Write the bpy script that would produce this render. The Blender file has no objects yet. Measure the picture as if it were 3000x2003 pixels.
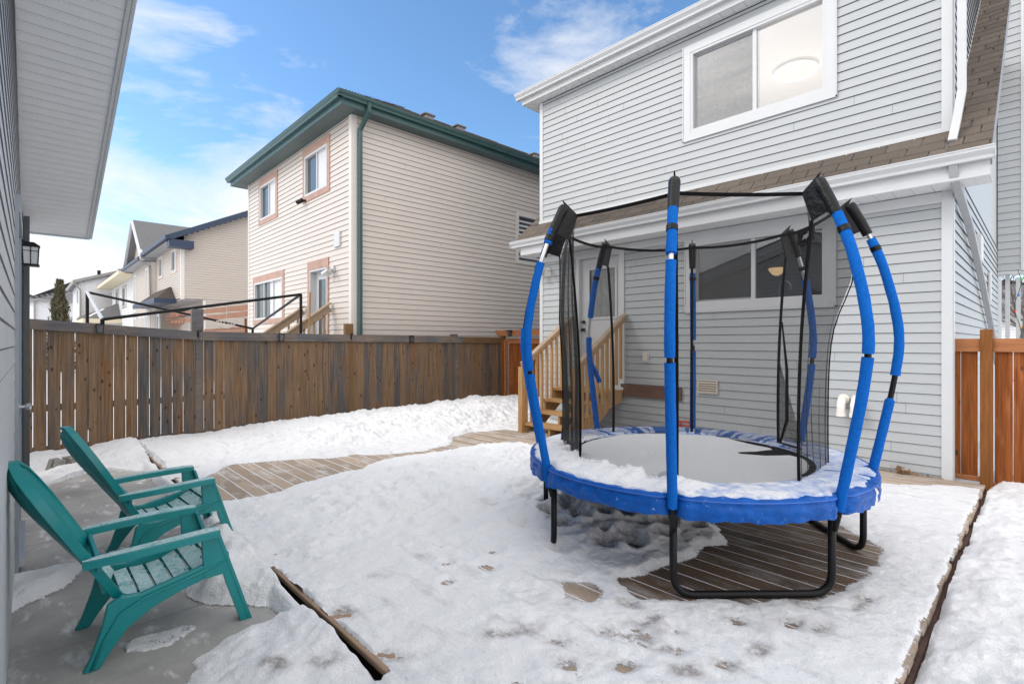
import bpy, bmesh, math, random
import numpy as np
from mathutils import Vector, Matrix
R = math.radians
random.seed(7)
sc = bpy.context.scene
col = sc.collection

# ------------------------------------------------------------ camera
cam = bpy.data.cameras.new("camera")
camo = bpy.data.objects.new("camera", cam)
col.objects.link(camo)
camo.location = (0, 0, 1.5)
camo.rotation_euler = (R(90), 0, math.atan2(.7227, .6911))
cam.sensor_width = 36
cam.lens = 36 * 1497.5 / 3000
cam.clip_start = .02
cam.clip_end = 2000
sc.camera = camo
sc.render.resolution_x = 1024
sc.render.resolution_y = 683
# ------------------------------------------------------------ view, world, sun
sc.view_settings.view_transform = 'Standard'
sc.view_settings.look = 'None'
sc.view_settings.gamma = 1
sc.view_settings.exposure = 0.17
SKY_TINT = (1.50, 1.92, 2.15, 1)
SUN_EL, SUN_AZ = R(38), R(218)      # azimuth clockwise from +Y
w = bpy.data.worlds.new("World")
sc.world = w
w.use_nodes = True
nt = w.node_tree
nt.nodes.clear()
def N(nt, t, **k):
    n = nt.nodes.new(t)
    for a, b in k.items():
        setattr(n, a, b)
    return n
sky = N(nt, 'ShaderNodeTexSky', sky_type='NISHITA')
sky.sun_disc = False
sky.sun_elevation = SUN_EL
sky.sun_rotation = SUN_AZ
sky.air_density = 1.0
sky.dust_density = 0.6
sky.ozone_density = 2.0
tc = N(nt, 'ShaderNodeTexCoord')
mp = N(nt, 'ShaderNodeMapping')
mp.inputs['Scale'].default_value = (1.1, 1.1, 3.2)
mp.inputs['Location'].default_value = (.35, 1.1, .2)
no = N(nt, 'ShaderNodeTexNoise')
no.inputs['Scale'].default_value = 2.3
no.inputs['Detail'].default_value = 9
no.inputs['Roughness'].default_value = .62
no.inputs['Distortion'].default_value = .35
cr = N(nt, 'ShaderNodeValToRGB')
cr.color_ramp.elements[0].position = .655
cr.color_ramp.elements[0].color = (0, 0, 0, 1)
cr.color_ramp.elements[1].position = .90
cr.color_ramp.elements[1].color = (1, 1, 1, 1)
L = nt.links.new
def wm(op, a, b=None, clamp=False):
    n = N(nt, 'ShaderNodeMath', operation=op); n.use_clamp = clamp
    for i, v in enumerate((a, b)):
        if v is None: continue
        if isinstance(v, (int, float)): n.inputs[i].default_value = v
        else: L(v, n.inputs[i])
    return n.outputs[0]
def wr(v, a, b, c, d):
    n = N(nt, 'ShaderNodeMapRange', interpolation_type='SMOOTHSTEP')
    for k, x in zip(('From Min', 'From Max', 'To Min', 'To Max'), (a, b, c, d)): n.inputs[k].default_value = x
    L(v, n.inputs['Value']); return n.outputs[0]
def dotd(d):
    n = N(nt, 'ShaderNodeVectorMath', operation='DOT_PRODUCT')
    L(tc.outputs['Generated'], n.inputs[0]); n.inputs[1].default_value = Vector(d).normalized(); return n.outputs['Value']
sep = N(nt, 'ShaderNodeSeparateXYZ')
mxs = N(nt, 'ShaderNodeMixRGB')
mxs.inputs[2].default_value = (8.6, 8.75, 9.1, 1)
tint = N(nt, 'ShaderNodeMixRGB', blend_type='MULTIPLY')
tint.inputs[0].default_value = 1
tint.inputs[2].default_value = SKY_TINT
bg = N(nt, 'ShaderNodeBackground')
bg.inputs['Strength'].default_value = .10
out = N(nt, 'ShaderNodeOutputWorld')
L(tc.outputs['Generated'], mp.inputs['Vector'])
L(mp.outputs[0], no.inputs['Vector'])
L(tc.outputs['Generated'], sep.inputs[0])
amt = no.outputs['Fac']
# a bank of cloud low on the left, wisps above the middle, unseen brighter overcast behind and overhead added as fill light
for d, w0, w1, k in (((-.86, .42, .30), .972, .996, .13), ((-.83, .86, .62), .984, .998, .09), ((-1.05, .08, .22), .90, .99, .22)):
    amt = wm('ADD', amt, wr(dotd(d), w0, w1, 0, k))
back_ = wr(dotd((-.7227, .6911, .1)), .45, -.15, 0, 1)
over_ = wr(sep.outputs['Z'], .68, .86, 0, 1)
vl = wm('MAXIMUM', back_, over_)
amt = wm('ADD', amt, wm('MULTIPLY', vl, .6))
amt = wm('ADD', amt, wr(sep.outputs['Z'], .30, .02, 0, .34))
L(amt, cr.inputs[0])
cb = N(nt, 'ShaderNodeMixRGB')
cb.inputs[1].default_value = (9.2, 9.3, 9.5, 1)
cb.inputs[2].default_value = (17.0, 16.7, 16.6, 1)
L(vl, cb.inputs[0])
L(cb.outputs[0], mxs.inputs[2])
L(cr.outputs[0], mxs.inputs[0])
L(sky.outputs[0], tint.inputs[1])
L(tint.outputs[0], mxs.inputs[1])
L(mxs.outputs[0], bg.inputs['Color'])
L(bg.outputs[0], out.inputs['Surface'])
su = bpy.data.lights.new("sun", 'SUN')
su.energy = 1.25
su.angle = R(24)
su.color = (1, .955, .89)
suo = bpy.data.objects.new("sun", su)
col.objects.link(suo)
sd_ = Vector((math.sin(SUN_AZ) * math.cos(SUN_EL), math.cos(SUN_AZ) * math.cos(SUN_EL), math.sin(SUN_EL)))
suo.rotation_euler = sd_.to_track_quat('Z', 'Y').to_euler()
suo.location = (0, -10, 20)

# ------------------------------------------------------------ materials
MATS = {}
BASE = {}
def mat(name, c, rough=.6, var=.12, vs=(8, 8, 8), metal=0, bump=0, bs=40, spec=.5, c2=None, c2s=3, c2lo=.5, c2hi=.6, island=0, detail=5, bstretch=None, c3=None, c3s=20, c3lo=.6, c3hi=.7, c3st=(1,1,1)):
    """principled with noise variation, optional second/third colour in blotches, per-island value change"""
    if name in MATS: return MATS[name]
    BASE[name] = c
    m = bpy.data.materials.new(name)
    m.use_nodes = True
    t = m.node_tree
    b = t.nodes['Principled BSDF']
    b.inputs['Roughness'].default_value = rough
    b.inputs['Metallic'].default_value = metal
    b.inputs['Specular IOR Level'].default_value = spec
    tcn = N(t, 'ShaderNodeTexCoord')
    def noise(scale, st=(1, 1, 1), det=5, off=0):
        q = N(t, 'ShaderNodeMapping')
        q.inputs['Scale'].default_value = st
        q.inputs['Location'].default_value = (off, off * .7, off * .3)
        t.links.new(tcn.outputs['Object'], q.inputs[0])
        n = N(t, 'ShaderNodeTexNoise')
        n.inputs['Scale'].default_value = scale
        n.inputs['Detail'].default_value = det
        n.inputs['Roughness'].default_value = .6
        t.links.new(q.outputs[0], n.inputs['Vector'])
        return n.outputs['Fac']
    cn = N(t, 'ShaderNodeRGB')
    cn.outputs[0].default_value = (*c, 1)
    cur = cn.outputs[0]
    def blot(cur, c2, s, lo, hi, off, st=(1, 1, 1)):
        mr = N(t, 'ShaderNodeMapRange')
        mr.inputs['From Min'].default_value = lo
        mr.inputs['From Max'].default_value = hi
        t.links.new(noise(s, st, 7, off), mr.inputs['Value'])
        mx = N(t, 'ShaderNodeMixRGB')
        mx.inputs[2].default_value = (*c2, 1)
        t.links.new(mr.outputs[0], mx.inputs[0])
        t.links.new(cur, mx.inputs[1])
        return mx.outputs[0]
    if c2: cur = blot(cur, c2, c2s, c2lo, c2hi, 3.1)
    hs = N(t, 'ShaderNodeHueSaturation')
    mr = N(t, 'ShaderNodeMapRange')
    mr.inputs['From Min'].default_value = .25
    mr.inputs['From Max'].default_value = .75
    mr.inputs['To Min'].default_value = 1 - var
    mr.inputs['To Max'].default_value = 1 + var
    t.links.new(noise(1, vs, detail), mr.inputs['Value'])
    val = mr.outputs[0]
    if island:
        g = N(t, 'ShaderNodeNewGeometry')
        m2 = N(t, 'ShaderNodeMapRange')
        m2.inputs['To Min'].default_value = 1 - island
        m2.inputs['To Max'].default_value = 1 + island
        t.links.new(g.outputs['Random Per Island'], m2.inputs['Value'])
        mu = N(t, 'ShaderNodeMath', operation='MULTIPLY')
        t.links.new(val, mu.inputs[0])
        t.links.new(m2.outputs[0], mu.inputs[1])
        val = mu.outputs[0]
    t.links.new(val, hs.inputs['Value'])
    t.links.new(cur, hs.inputs['Color'])
    cur = hs.outputs[0]
    if c3: cur = blot(cur, c3, c3s, c3lo, c3hi, 9.3, c3st)
    t.links.new(cur, b.inputs['Base Color'])
    if bump:
        bp = N(t, 'ShaderNodeBump')
        bp.inputs['Strength'].default_value = bump
        bp.inputs['Distance'].default_value = .01
        t.links.new(noise(bs, bstretch or (1, 1, 1), 6, 1.7), bp.inputs['Height'])
        t.links.new(bp.outputs[0], b.inputs['Normal'])
    MATS[name] = m
    return m
def emis(name, c, s):
    m = bpy.data.materials.new(name)
    m.use_nodes = True
    b = m.node_tree.nodes['Principled BSDF']
    b.inputs['Base Color'].default_value = (.8, .8, .8, 1)
    b.inputs['Emission Color'].default_value = (*c, 1)
    b.inputs['Emission Strength'].default_value = s
    return m
def glassmat(name, see=(.82, .86, .86), refl=1.0):
    m = bpy.data.materials.new(name)
    m.use_nodes = True
    t = m.node_tree
    t.nodes.clear()
    o = N(t, 'ShaderNodeOutputMaterial')
    tr = N(t, 'ShaderNodeBsdfTransparent')
    tr.inputs[0].default_value = (*see, 1)
    gl = N(t, 'ShaderNodeBsdfGlossy')
    gl.inputs['Roughness'].default_value = .01
    gl.inputs['Color'].default_value = (.95, .97, 1, 1)
    fr = N(t, 'ShaderNodeFresnel')
    fr.inputs['IOR'].default_value = 1.5
    mu = N(t, 'ShaderNodeMath', operation='MULTIPLY')
    mu.inputs[1].default_value = 2.0 * refl       # two panes of a sealed unit
    mu.use_clamp = True
    mx = N(t, 'ShaderNodeMixShader')
    t.links.new(fr.outputs[0], mu.inputs[0])
    t.links.new(mu.outputs[0], mx.inputs[0])
    t.links.new(tr.outputs[0], mx.inputs[1])
    t.links.new(gl.outputs[0], mx.inputs[2])
    t.links.new(mx.outputs[0], o.inputs[0])
    return m
def netmat(name, c, op, s=900, vr=.45):
    m = bpy.data.materials.new(name)
    m.use_nodes = True
    t = m.node_tree
    t.nodes.clear()
    o = N(t, 'ShaderNodeOutputMaterial')
    tr = N(t, 'ShaderNodeBsdfTransparent')
    df = N(t, 'ShaderNodeBsdfDiffuse')
    df.inputs[0].default_value = (*c, 1)
    tcn = N(t, 'ShaderNodeTexCoord')
    n = N(t, 'ShaderNodeTexNoise')
    n.inputs['Scale'].default_value = s
    n.inputs['Detail'].default_value = 1
    q = N(t, 'ShaderNodeMapping')
    q.inputs['Scale'].default_value = (.09, .09, .75)
    mr = N(t, 'ShaderNodeMapRange')
    mr.inputs['From Min'].default_value = .35
    mr.inputs['From Max'].default_value = .65
    mr.inputs['To Min'].default_value = op * (1 - vr)
    mr.inputs['To Max'].default_value = min(1, op * (1 + vr))
    mx = N(t, 'ShaderNodeMixShader')
    t.links.new(tcn.outputs['Object'], q.inputs[0])
    t.links.new(q.outputs[0], n.inputs['Vector'])
    t.links.new(n.outputs['Fac'], mr.inputs['Value'])
    t.links.new(mr.outputs[0], mx.inputs[0])
    t.links.new(tr.outputs[0], mx.inputs[1])
    t.links.new(df.outputs[0], mx.inputs[2])
    t.links.new(mx.outputs[0], o.inputs[0])
    return m

# ------------------------------------------------------------ mesh helpers
class MB:
    def __init__(s): s.v = []; s.f = []
    def quad(s, a, b, c, d):
        n = len(s.v); s.v += [a, b, c, d]; s.f.append((n, n + 1, n + 2, n + 3)); return s
    def poly(s, pts):
        n = len(s.v); s.v += list(pts); s.f.append(tuple(range(n, n + len(pts)))); return s
    def hexa(s, p):       # 8 points, bottom ring then top ring
        n = len(s.v); s.v += list(p)
        for q in ((3, 2, 1, 0), (4, 5, 6, 7), (0, 1, 5, 4), (1, 2, 6, 5), (2, 3, 7, 6), (3, 0, 4, 7)):
            s.f.append(tuple(n + i for i in q))
        return s
    def box(s, x0, x1, y0, y1, z0, z1):
        return s.hexa([(x0, y0, z0), (x1, y0, z0), (x1, y1, z0), (x0, y1, z0), (x0, y0, z1), (x1, y0, z1), (x1, y1, z1), (x0, y1, z1)])
    def prism(s, prof, ext):   # prof list of 3d pts (planar), ext vector
        n = len(s.v); k = len(prof)
        s.v += [tuple(p) for p in prof] + [tuple(Vector(p) + Vector(ext)) for p in prof]
        s.f.append(tuple(range(n + k - 1, n - 1, -1))); s.f.append(tuple(range(n + k, n + 2 * k)))
        for i in range(k):
            j = (i + 1) % k
            s.f.append((n + i, n + j, n + k + j, n + k + i))
        return s
    def bar(s, a, b, wd, ht, up=(0, 0, 1)):   # rectangular bar a->b
        a = Vector(a); b = Vector(b); d = (b - a).normalized(); up = Vector(up)
        if abs(d.dot(up)) > .98: up = Vector((1, 0, 0))
        x = d.cross(up).normalized(); y = x.cross(d).normalized()
        x *= wd / 2; y *= ht / 2
        return s.hexa([tuple(p) for p in (a - x - y, a + x - y, a + x + y, a - x + y, b - x - y, b + x - y, b + x + y, b - x + y)])
    def tube(s, path, r, n=10, cap=True, closed=False):
        P = [Vector(p) for p in path]; m = len(P)
        rr = r if isinstance(r, (list, tuple)) else [r] * m
        base = len(s.v); up = None
        for i in range(m):
            if closed: d = P[(i + 1) % m] - P[i - 1]
            else: d = P[min(i + 1, m - 1)] - P[max(i - 1, 0)]
            if d.length < 1e-9: d = Vector((0, 0, 1))
            d.normalize()
            if up is None:
                up = Vector((0, 0, 1)) if abs(d.z) < .9 else Vector((1, 0, 0))
            x = d.cross(up).normalized(); up = x.cross(d).normalized()
            for k in range(n):
                a = 2 * math.pi * k / n
                q = P[i] + (x * math.cos(a) + up * math.sin(a)) * rr[i]
                s.v.append(tuple(q))
        for i in range(m if closed else m - 1):
            for k in range(n):
                a = base + i * n + k; b = base + i * n + (k + 1) % n
                c = base + ((i + 1) % m) * n + (k + 1) % n; d = base + ((i + 1) % m) * n + k
                s.f.append((a, b, c, d))
        if cap and not closed:
            s.f.append(tuple(base + k for k in range(n - 1, -1, -1)))
            s.f.append(tuple(base + (m - 1) * n + k for k in range(n)))
        return s
    def grid(s, rows):
        base = len(s.v); h = len(rows); wd = len(rows[0])
        for r_ in rows: s.v += [tuple(p) for p in r_]
        for i in range(h - 1):
            for j in range(wd - 1):
                a = base + i * wd + j
                s.f.append((a, a + 1, a + wd + 1, a + wd))
        return s
    def build(s, name, m, parent=None, smooth=False, local=False, bevel=0, solid=0, label=None):
        me = bpy.data.meshes.new(name)
        off = Vector((0, 0, 0))
        if parent is not None and not local:
            p = parent
            while p is not None:
                off += Vector(p.location); p = p.parent
        me.from_pydata([tuple(Vector(v) - off) for v in s.v], [], s.f)
        me.materials.append(m)
        if smooth:
            me.polygons.foreach_set('use_smooth', [True] * len(me.polygons))
            if smooth == 2: me.set_sharp_from_angle(angle=R(40))
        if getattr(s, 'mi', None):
            me.materials.append(joint_shade_of(m))
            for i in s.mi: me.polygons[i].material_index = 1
        me.update()
        o = bpy.data.objects.new(name, me)
        col.objects.link(o)
        if parent is not None: o.parent = parent
        if solid:
            q = o.modifiers.new('solid', 'SOLIDIFY'); q.thickness = solid; q.offset = 0
        if bevel:
            q = o.modifiers.new('bevel', 'BEVEL'); q.width = bevel; q.segments = 2; q.limit_method = 'ANGLE'; q.angle_limit = R(50)
        if label: o['label'] = label
        return o
def joint_shade_of(m):  # dark twin of the siding colour, paints the shadow under each lap
    n = m.name + '_joint_shade'
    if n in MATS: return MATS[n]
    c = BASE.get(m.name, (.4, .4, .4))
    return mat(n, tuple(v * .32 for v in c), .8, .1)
def tag(o, label, cat, group=None, kind=None):
    if label: o['label'] = label
    if cat: o['category'] = cat
    if group: o['group'] = group
    if kind: o['kind'] = kind
    return o
def empty(name, loc, label=None, cat=None, group=None, rz=0):
    o = bpy.data.objects.new(name, None)
    col.objects.link(o)
    o.location = loc
    o.rotation_euler = (0, 0, rz)
    o.empty_display_size = .1
    return tag(o, label, cat, group)
class Fr:     # wall frame: a along the wall, b outwards, z up
    def __init__(s, o, u, n): s.o = o; s.u = u; s.n = n
    def p(s, a, b, z): return (s.o[0] + s.u[0] * a + s.n[0] * b, s.o[1] + s.u[1] * a + s.n[1] * b, z)
    def box(s, m, a0, a1, b0, b1, z0, z1):
        P = s.p
        return m.hexa([P(a0, b0, z0), P(a1, b0, z0), P(a1, b1, z0), P(a0, b1, z0), P(a0, b0, z1), P(a1, b0, z1), P(a1, b1, z1), P(a0, b1, z1)])
    def siding(s, m, a0, a1, z0, z1, holes=(), exp=.1143, proj=.013, top=None, zstart=None, jt=.0065, overlaps=False):
        zb = z0 if zstart is None else zstart
        m.mi = getattr(m, 'mi', []); rnd_ = random.Random(int(a1 * 100 + z1 * 10))
        while zb < z1 - 1e-6:
            zt = zb + exp
            cuts = sorted({max(zb, z0), min(zt, z1)} | {h[k] for h in holes for k in (2, 3) if zb < h[k] < min(zt, z1)})
            for i in range(len(cuts) - 1):
                za, zc = cuts[i], cuts[i + 1]
                if zc - za < 1e-4: continue
                iv = [(a0, a1)]
                if top is not None:
                    iv = [top(zc)] if top(zc) and top(zc)[1] > top(zc)[0] else []
                for h in holes:
                    if h[2] < zc - 1e-5 and h[3] > za + 1e-5:
                        nv = []
                        for (p, q) in iv:
                            if h[1] <= p or h[0] >= q: nv.append((p, q)); continue
                            if h[0] > p: nv.append((p, h[0]))
                            if h[1] < q: nv.append((h[1], q))
                        iv = nv
                pa = proj * (1 - (za - zb) / exp); pc = proj * (1 - (zc - zb) / exp)
                lap = abs(za - zb) < 1e-6 and zc - za > jt * 1.5
                zq = za + jt if lap else za
                for (p, q) in iv:      # sheet, its underside, and the joint strip, the last two darkened for lap shadow
                    m.quad(s.p(p, pa, zq), s.p(q, pa, zq), s.p(q, pc, zc), s.p(p, pc, zc))
                    m.quad(s.p(p, -.002, zq), s.p(q, -.002, zq), s.p(q, pa, zq), s.p(p, pa, zq))
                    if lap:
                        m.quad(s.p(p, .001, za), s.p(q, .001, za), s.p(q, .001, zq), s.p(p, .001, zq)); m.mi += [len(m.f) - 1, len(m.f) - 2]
            if overlaps:
                for h_ in range(2):
                    x_ = rnd_.uniform(a0 + .3, a1 - .3) if (h_ == 0 or a1 - a0 > 5) else None
                    if x_ is None or any(h[0] - .1 < x_ < h[1] + .1 and h[2] < zt and h[3] > zb for h in holes) or zt > z1 or zb < z0: continue
                    if top is not None and not (top(zt) and top(zt)[0] < x_ < top(zt)[1]): continue
                    m.quad(s.p(x_, proj + .0012, zb + jt), s.p(x_ + .0035, proj + .0012, zb + jt), s.p(x_ + .0035, .0012, zt - .002), s.p(x_, .0012, zt - .002)); m.mi.append(len(m.f) - 1)
            zb = zt
        return m

# ------------------------------------------------------------ colours
M_snow = None
vinyl_grey = mat('vinyl_grey', (.405, .422, .434), .5, .035, (1.5, 1.5, 8), bump=.12, bs=30, bstretch=(1, 1, 12))
vinyl_white = mat('vinyl_white', (.56, .57, .58), .45, .03, (3, 3, 3))
alum_white = mat('aluminium_white', (.55, .56, .57), .42, .04, (4, 4, 4))
soffit_white = mat('soffit_white', (.66, .67, .67), .55, .03)
shingle_brown = mat('shingle_brown', (.135, .113, .095), .95, .25, (60, 60, 60), bump=.6, bs=300, island=.16, spec=.2)
shingle_dark = mat('shingle_dark', (.085, .07, .062), .95, .35, (25, 25, 25), bump=.6, bs=200, island=.3, spec=.2)
shingle_greyc = mat('shingle_grey', (.16, .16, .165), .95, .25, (20, 20, 20), bump=.4, bs=120, island=.2, spec=.2)
vinyl_beige = mat('vinyl_beige', (.595, .535, .482), .5, .04, (1.5, 1.5, 8), bump=.1, bs=25, bstretch=(1, 1, 12))
vinyl_beige_trim = mat('vinyl_beige_trim', (.66, .62, .575), .5, .03)
green_metal = mat('green_metal', (.035, .085, .085), .4, .1, (5, 5, 5))
green_soffit = mat('green_soffit', (.065, .10, .10), .5, .08)
pink_trim = mat('pink_trim', (.42, .265, .21), .7, .12, (10, 10, 10), c2=(.37, .235, .19), c2s=4)
blue_metal = mat('blue_metal', (.02, .036, .075), .45, .1)
tan_siding = mat('tan_siding', (.50, .44, .385), .55, .04, (2, 2, 8))
white_siding = mat('white_siding', (.68, .68, .69), .55, .04, (2, 2, 8))
cream_trim = mat('cream_trim', (.66, .58, .42), .5, .05)
grey_trim = mat('grey_trim', (.26, .25, .24), .5, .08)
pane_dark = mat('pane_dark', (.05, .055, .06), .04, .3, (3, 3, 3), spec=1.0)
blind_white = mat('blind_white', (.62, .63, .64), .6, .05, (1, 1, 30))
glass = glassmat('window_glass', refl=1.9)
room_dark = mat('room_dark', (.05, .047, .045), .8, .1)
room_white = mat('room_white', (.80, .76, .74), .9, .02)
garage_vinyl = mat('garage_vinyl', (.52, .54, .555), .48, .05, (2, 2, 8), bump=.15, bs=30, bstretch=(1, 1, 12))
garage_trim = mat('garage_trim', (.30, .33, .37), .42, .05)
black_metal = mat('black_metal', (.007, .007, .008), .42, .2, (20, 20, 20), spec=.22)
black_plastic = mat('black_plastic', (.008, .008, .009), .45, .2, spec=.25)
steel = mat('galvanised_steel', (.62, .63, .64), .32, .08, metal=.85)
chrome = mat('chrome', (.8, .8, .8), .12, .02, metal=1)
wood_grey = mat('weathered_board', (.235, .16, .105), .85, .38, (38, 38, 2.2), bump=.35, bs=30, bstretch=(3, 3, .25), island=.30,
                c2=(.135, .128, .128), c2s=2.0, c2lo=.36, c2hi=.56, c3=(.045, .035, .03), c3s=12, c3lo=.70, c3hi=.74, c3st=(1, 1, .8), spec=.25)
def board_material(name, brown, grey, rust, g0=.35, g1=.65, sc=(55, 55, 1.6), lng=2):
    """weathered boards: every board gets its own tone, grain, knots and stains"""
    m = bpy.data.materials.new(name); m.use_nodes = True; t = m.node_tree; b = t.nodes['Principled BSDF']
    b.inputs['Roughness'].default_value = .85; b.inputs['Specular IOR Level'].default_value = .2
    tcn = N(t, 'ShaderNodeTexCoord'); g = N(t, 'ShaderNodeNewGeometry')
    def rng(v, a, b_, c=0, d=1):
        q = N(t, 'ShaderNodeMapRange')
        for k, x in zip(('From Min', 'From Max', 'To Min', 'To Max'), (a, b_, c, d)): q.inputs[k].default_value = x
        t.links.new(v, q.inputs['Value']); return q.outputs[0]
    off = N(t, 'ShaderNodeVectorMath', operation='SCALE'); off.inputs[0].default_value = (31.7, 17.3, 11.9)
    t.links.new(g.outputs['Random Per Island'], off.inputs['Scale'])
    vec = N(t, 'ShaderNodeVectorMath', operation='ADD'); t.links.new(tcn.outputs['Object'], vec.inputs[0]); t.links.new(off.outputs[0], vec.inputs[1])
    def noise(s_, st, d=5, r=.6, dist=0):
        q = N(t, 'ShaderNodeMapping'); q.inputs['Scale'].default_value = st
        n = N(t, 'ShaderNodeTexNoise'); n.inputs['Scale'].default_value = s_; n.inputs['Detail'].default_value = d; n.inputs['Roughness'].default_value = r; n.inputs['Distortion'].default_value = dist
        t.links.new(vec.outputs[0], q.inputs[0]); t.links.new(q.outputs[0], n.inputs['Vector']); return n.outputs['Fac']
    def mix(f, a, c, bt='MIX'):
        q = N(t, 'ShaderNodeMixRGB', blend_type=bt)
        if isinstance(f, float): q.inputs[0].default_value = f
        else: t.links.new(f, q.inputs[0])
        for k, x in ((1, a), (2, c)):
            if isinstance(x, tuple): q.inputs[k].default_value = (*x, 1)
            else: t.links.new(x, q.inputs[k])
        return q.outputs[0]
    long_ = [1, 1, 1]; long_[lng] = .22
    fac = N(t, 'ShaderNodeMath', operation='ADD')
    t.links.new(rng(g.outputs['Random Per Island'], 0, 1, -.22, .22), fac.inputs[0]); t.links.new(noise(5, tuple(v * 1.0 for v in long_), 4, .55), fac.inputs[1])
    cur = mix(rng(fac.outputs[0], g0, g1), brown, grey)
    cur = mix(rng(noise(7, tuple(long_), 3), .56, .72, 0, .8), cur, rust)
    grain = rng(noise(1, sc, 6, .65), .28, .72, .50, 1.5)
    hs = N(t, 'ShaderNodeHueSaturation'); t.links.new(cur, hs.inputs['Color']); t.links.new(grain, hs.inputs['Value'])
    cur = hs.outputs[0]
    kn = N(t, 'ShaderNodeTexVoronoi'); kn.inputs['Scale'].default_value = 1; kn.inputs['Randomness'].default_value = 1
    kst = [9, 9, 9]; kst[lng] = 4.2
    q = N(t, 'ShaderNodeMapping'); q.inputs['Scale'].default_value = kst; t.links.new(vec.outputs[0], q.inputs[0]); t.links.new(q.outputs[0], kn.inputs['Vector'])
    cur = mix(rng(kn.outputs['Distance'], .16, .09, 0, .85), cur, (.03, .022, .018))
    t.links.new(cur, b.inputs['Base Color'])
    bp = N(t, 'ShaderNodeBump'); bp.inputs['Strength'].default_value = .5; bp.inputs['Distance'].default_value = .004
    t.links.new(noise(1, sc, 6, .65), bp.inputs['Height']); t.links.new(bp.outputs[0], b.inputs['Normal'])
    BASE[name] = brown; MATS[name] = m
    return m
wood_grey = board_material('weathered_fence_board', (.195, .125, .075), (.095, .088, .085), (.21, .095, .035), .42, .74)
wood_rail = mat('weathered_rail', (.205, .16, .125), .85, .28, (30, 2.5, 30), bump=.3, bs=25, bstretch=(3, .3, 3), island=.12,
                c2=(.125, .12, .125), c2s=1.2, c2lo=.42, c2hi=.6, c3=(.05, .04, .035), c3s=9, c3lo=.70, c3hi=.74, spec=.25)
wood_brown = mat('weathered_post', (.17, .10, .048), .85, .35, (40, 40, 2), bump=.35, bs=30, bstretch=(3, 3, .25), island=.12, c3=(.04, .03, .022), c3s=14, c3lo=.72, c3hi=.75, spec=.25)
cedar_old = mat('cedar_stain', (.40, .145, .045), .7, .32, (34, 34, 2.2), bump=.25, bs=30, bstretch=(3, 3, .2), island=.2,
            c2=(.30, .095, .028), c2s=1.6, c2lo=.45, c2hi=.65, c3=(.13, .045, .02), c3s=8, c3lo=.69, c3hi=.73, spec=.3)
cedar = board_material('cedar_board', (.30, .10, .028), (.21, .062, .016), (.36, .14, .05), .3, .7)
cedar_brown = mat('cedar_brown', (.24, .11, .06), .8, .2, (8, 8, 8))
cedar_rail = mat('cedar_rail', (.36, .145, .058), .7, .25, (2.5, 34, 34), bump=.2, bs=30, bstretch=(.2, 3, 3), island=.1, c3=(.16, .06, .03), c3s=9, c3lo=.69, c3hi=.73, spec=.3)
cedar_post = mat('cedar_post', (.20, .072, .016), .75, .35, (40, 40, 3), bump=.3, bs=60, spec=.3)
lumber = mat('new_lumber', (.40, .235, .10), .75, .22, (14, 14, 3), bump=.2, bs=30, island=.16, c2=(.36, .22, .12), c2s=3, c2lo=.5, c2hi=.7, c3=(.16, .08, .04), c3s=12, c3lo=.72, c3hi=.75, spec=.25)
lumber_rail = mat('handrail_lumber', (.36, .27, .19), .8, .2, (8, 8, 8), bump=.2, bs=40, c3=(.12, .08, .05), c3s=14, c3lo=.71, c3hi=.74, spec=.25)
treated = mat('treated_brown', (.13, .062, .035), .8, .3, (6, 20, 20), bump=.2)
foam = mat('blue_foam', (.006, .115, .46), .9, .2, (60, 60, 60), bump=.35, bs=180, spec=.1)
foam_dark = mat('blue_strap_foam', (.012, .11, .45), .7, .08)
pvc_blue = mat('blue_pvc', (.004, .085, .37), .36, .25, (9, 9, 14), bump=1.0, bs=13, c3=(.55, .6, .72), c3s=30, c3lo=.64, c3hi=.80, c3st=(1, 1, 1), spec=.18)
webbing = mat('black_webbing', (.006, .006, .007), .9, .2, spec=.1)
vinyl_black = mat('black_sleeve', (.006, .006, .007), .34, .2, (14, 14, 14), bump=.7, bs=22, spec=.25)
mat_black = mat('jump_mat', (.010, .010, .011), .8, .2, spec=.1)
net = netmat('safety_net', (.03, .029, .028), .32, 2600, .12)
net_fold = netmat('safety_net_folded', (.045, .044, .043), .66, 420, .22)
net_mid = netmat('safety_net_bunched', (.035, .035, .035), .56, 1400, .2)
teal = mat('teal_plastic', (.004, .215, .222), .38, .10, (7, 7, 7), bump=.05, bs=60)
teal_frost = mat('frosted_teal', (.33, .50, .51), .75, .10, (20, 20, 20), c2=(.04, .25, .25), c2s=16, c2lo=.50, c2hi=.74, c3=(.62, .68, .70), c3s=60, c3lo=.5, c3hi=.7)
concrete_block = mat('concrete_block', (.25, .235, .215), .9, .15, (30, 30, 30), bump=.4, bs=120)
pipe_white = mat('pipe_white', (.80, .76, .70), .4, .03)
beige_plastic = mat('beige_plastic', (.62, .56, .47), .5, .04)
foliage_dark = mat('conifer_foliage', (.105, .098, .055), .9, .35, (4, 4, 4), island=.5, spec=.2)
bark = mat('bark', (.12, .10, .09), .9, .2)
leaf_dry = mat('dry_leaf', (.26, .15, .07), .9, .2, island=.4)
red_plastic = mat('red_plastic', (.5, .03, .02), .5, .1)

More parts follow.
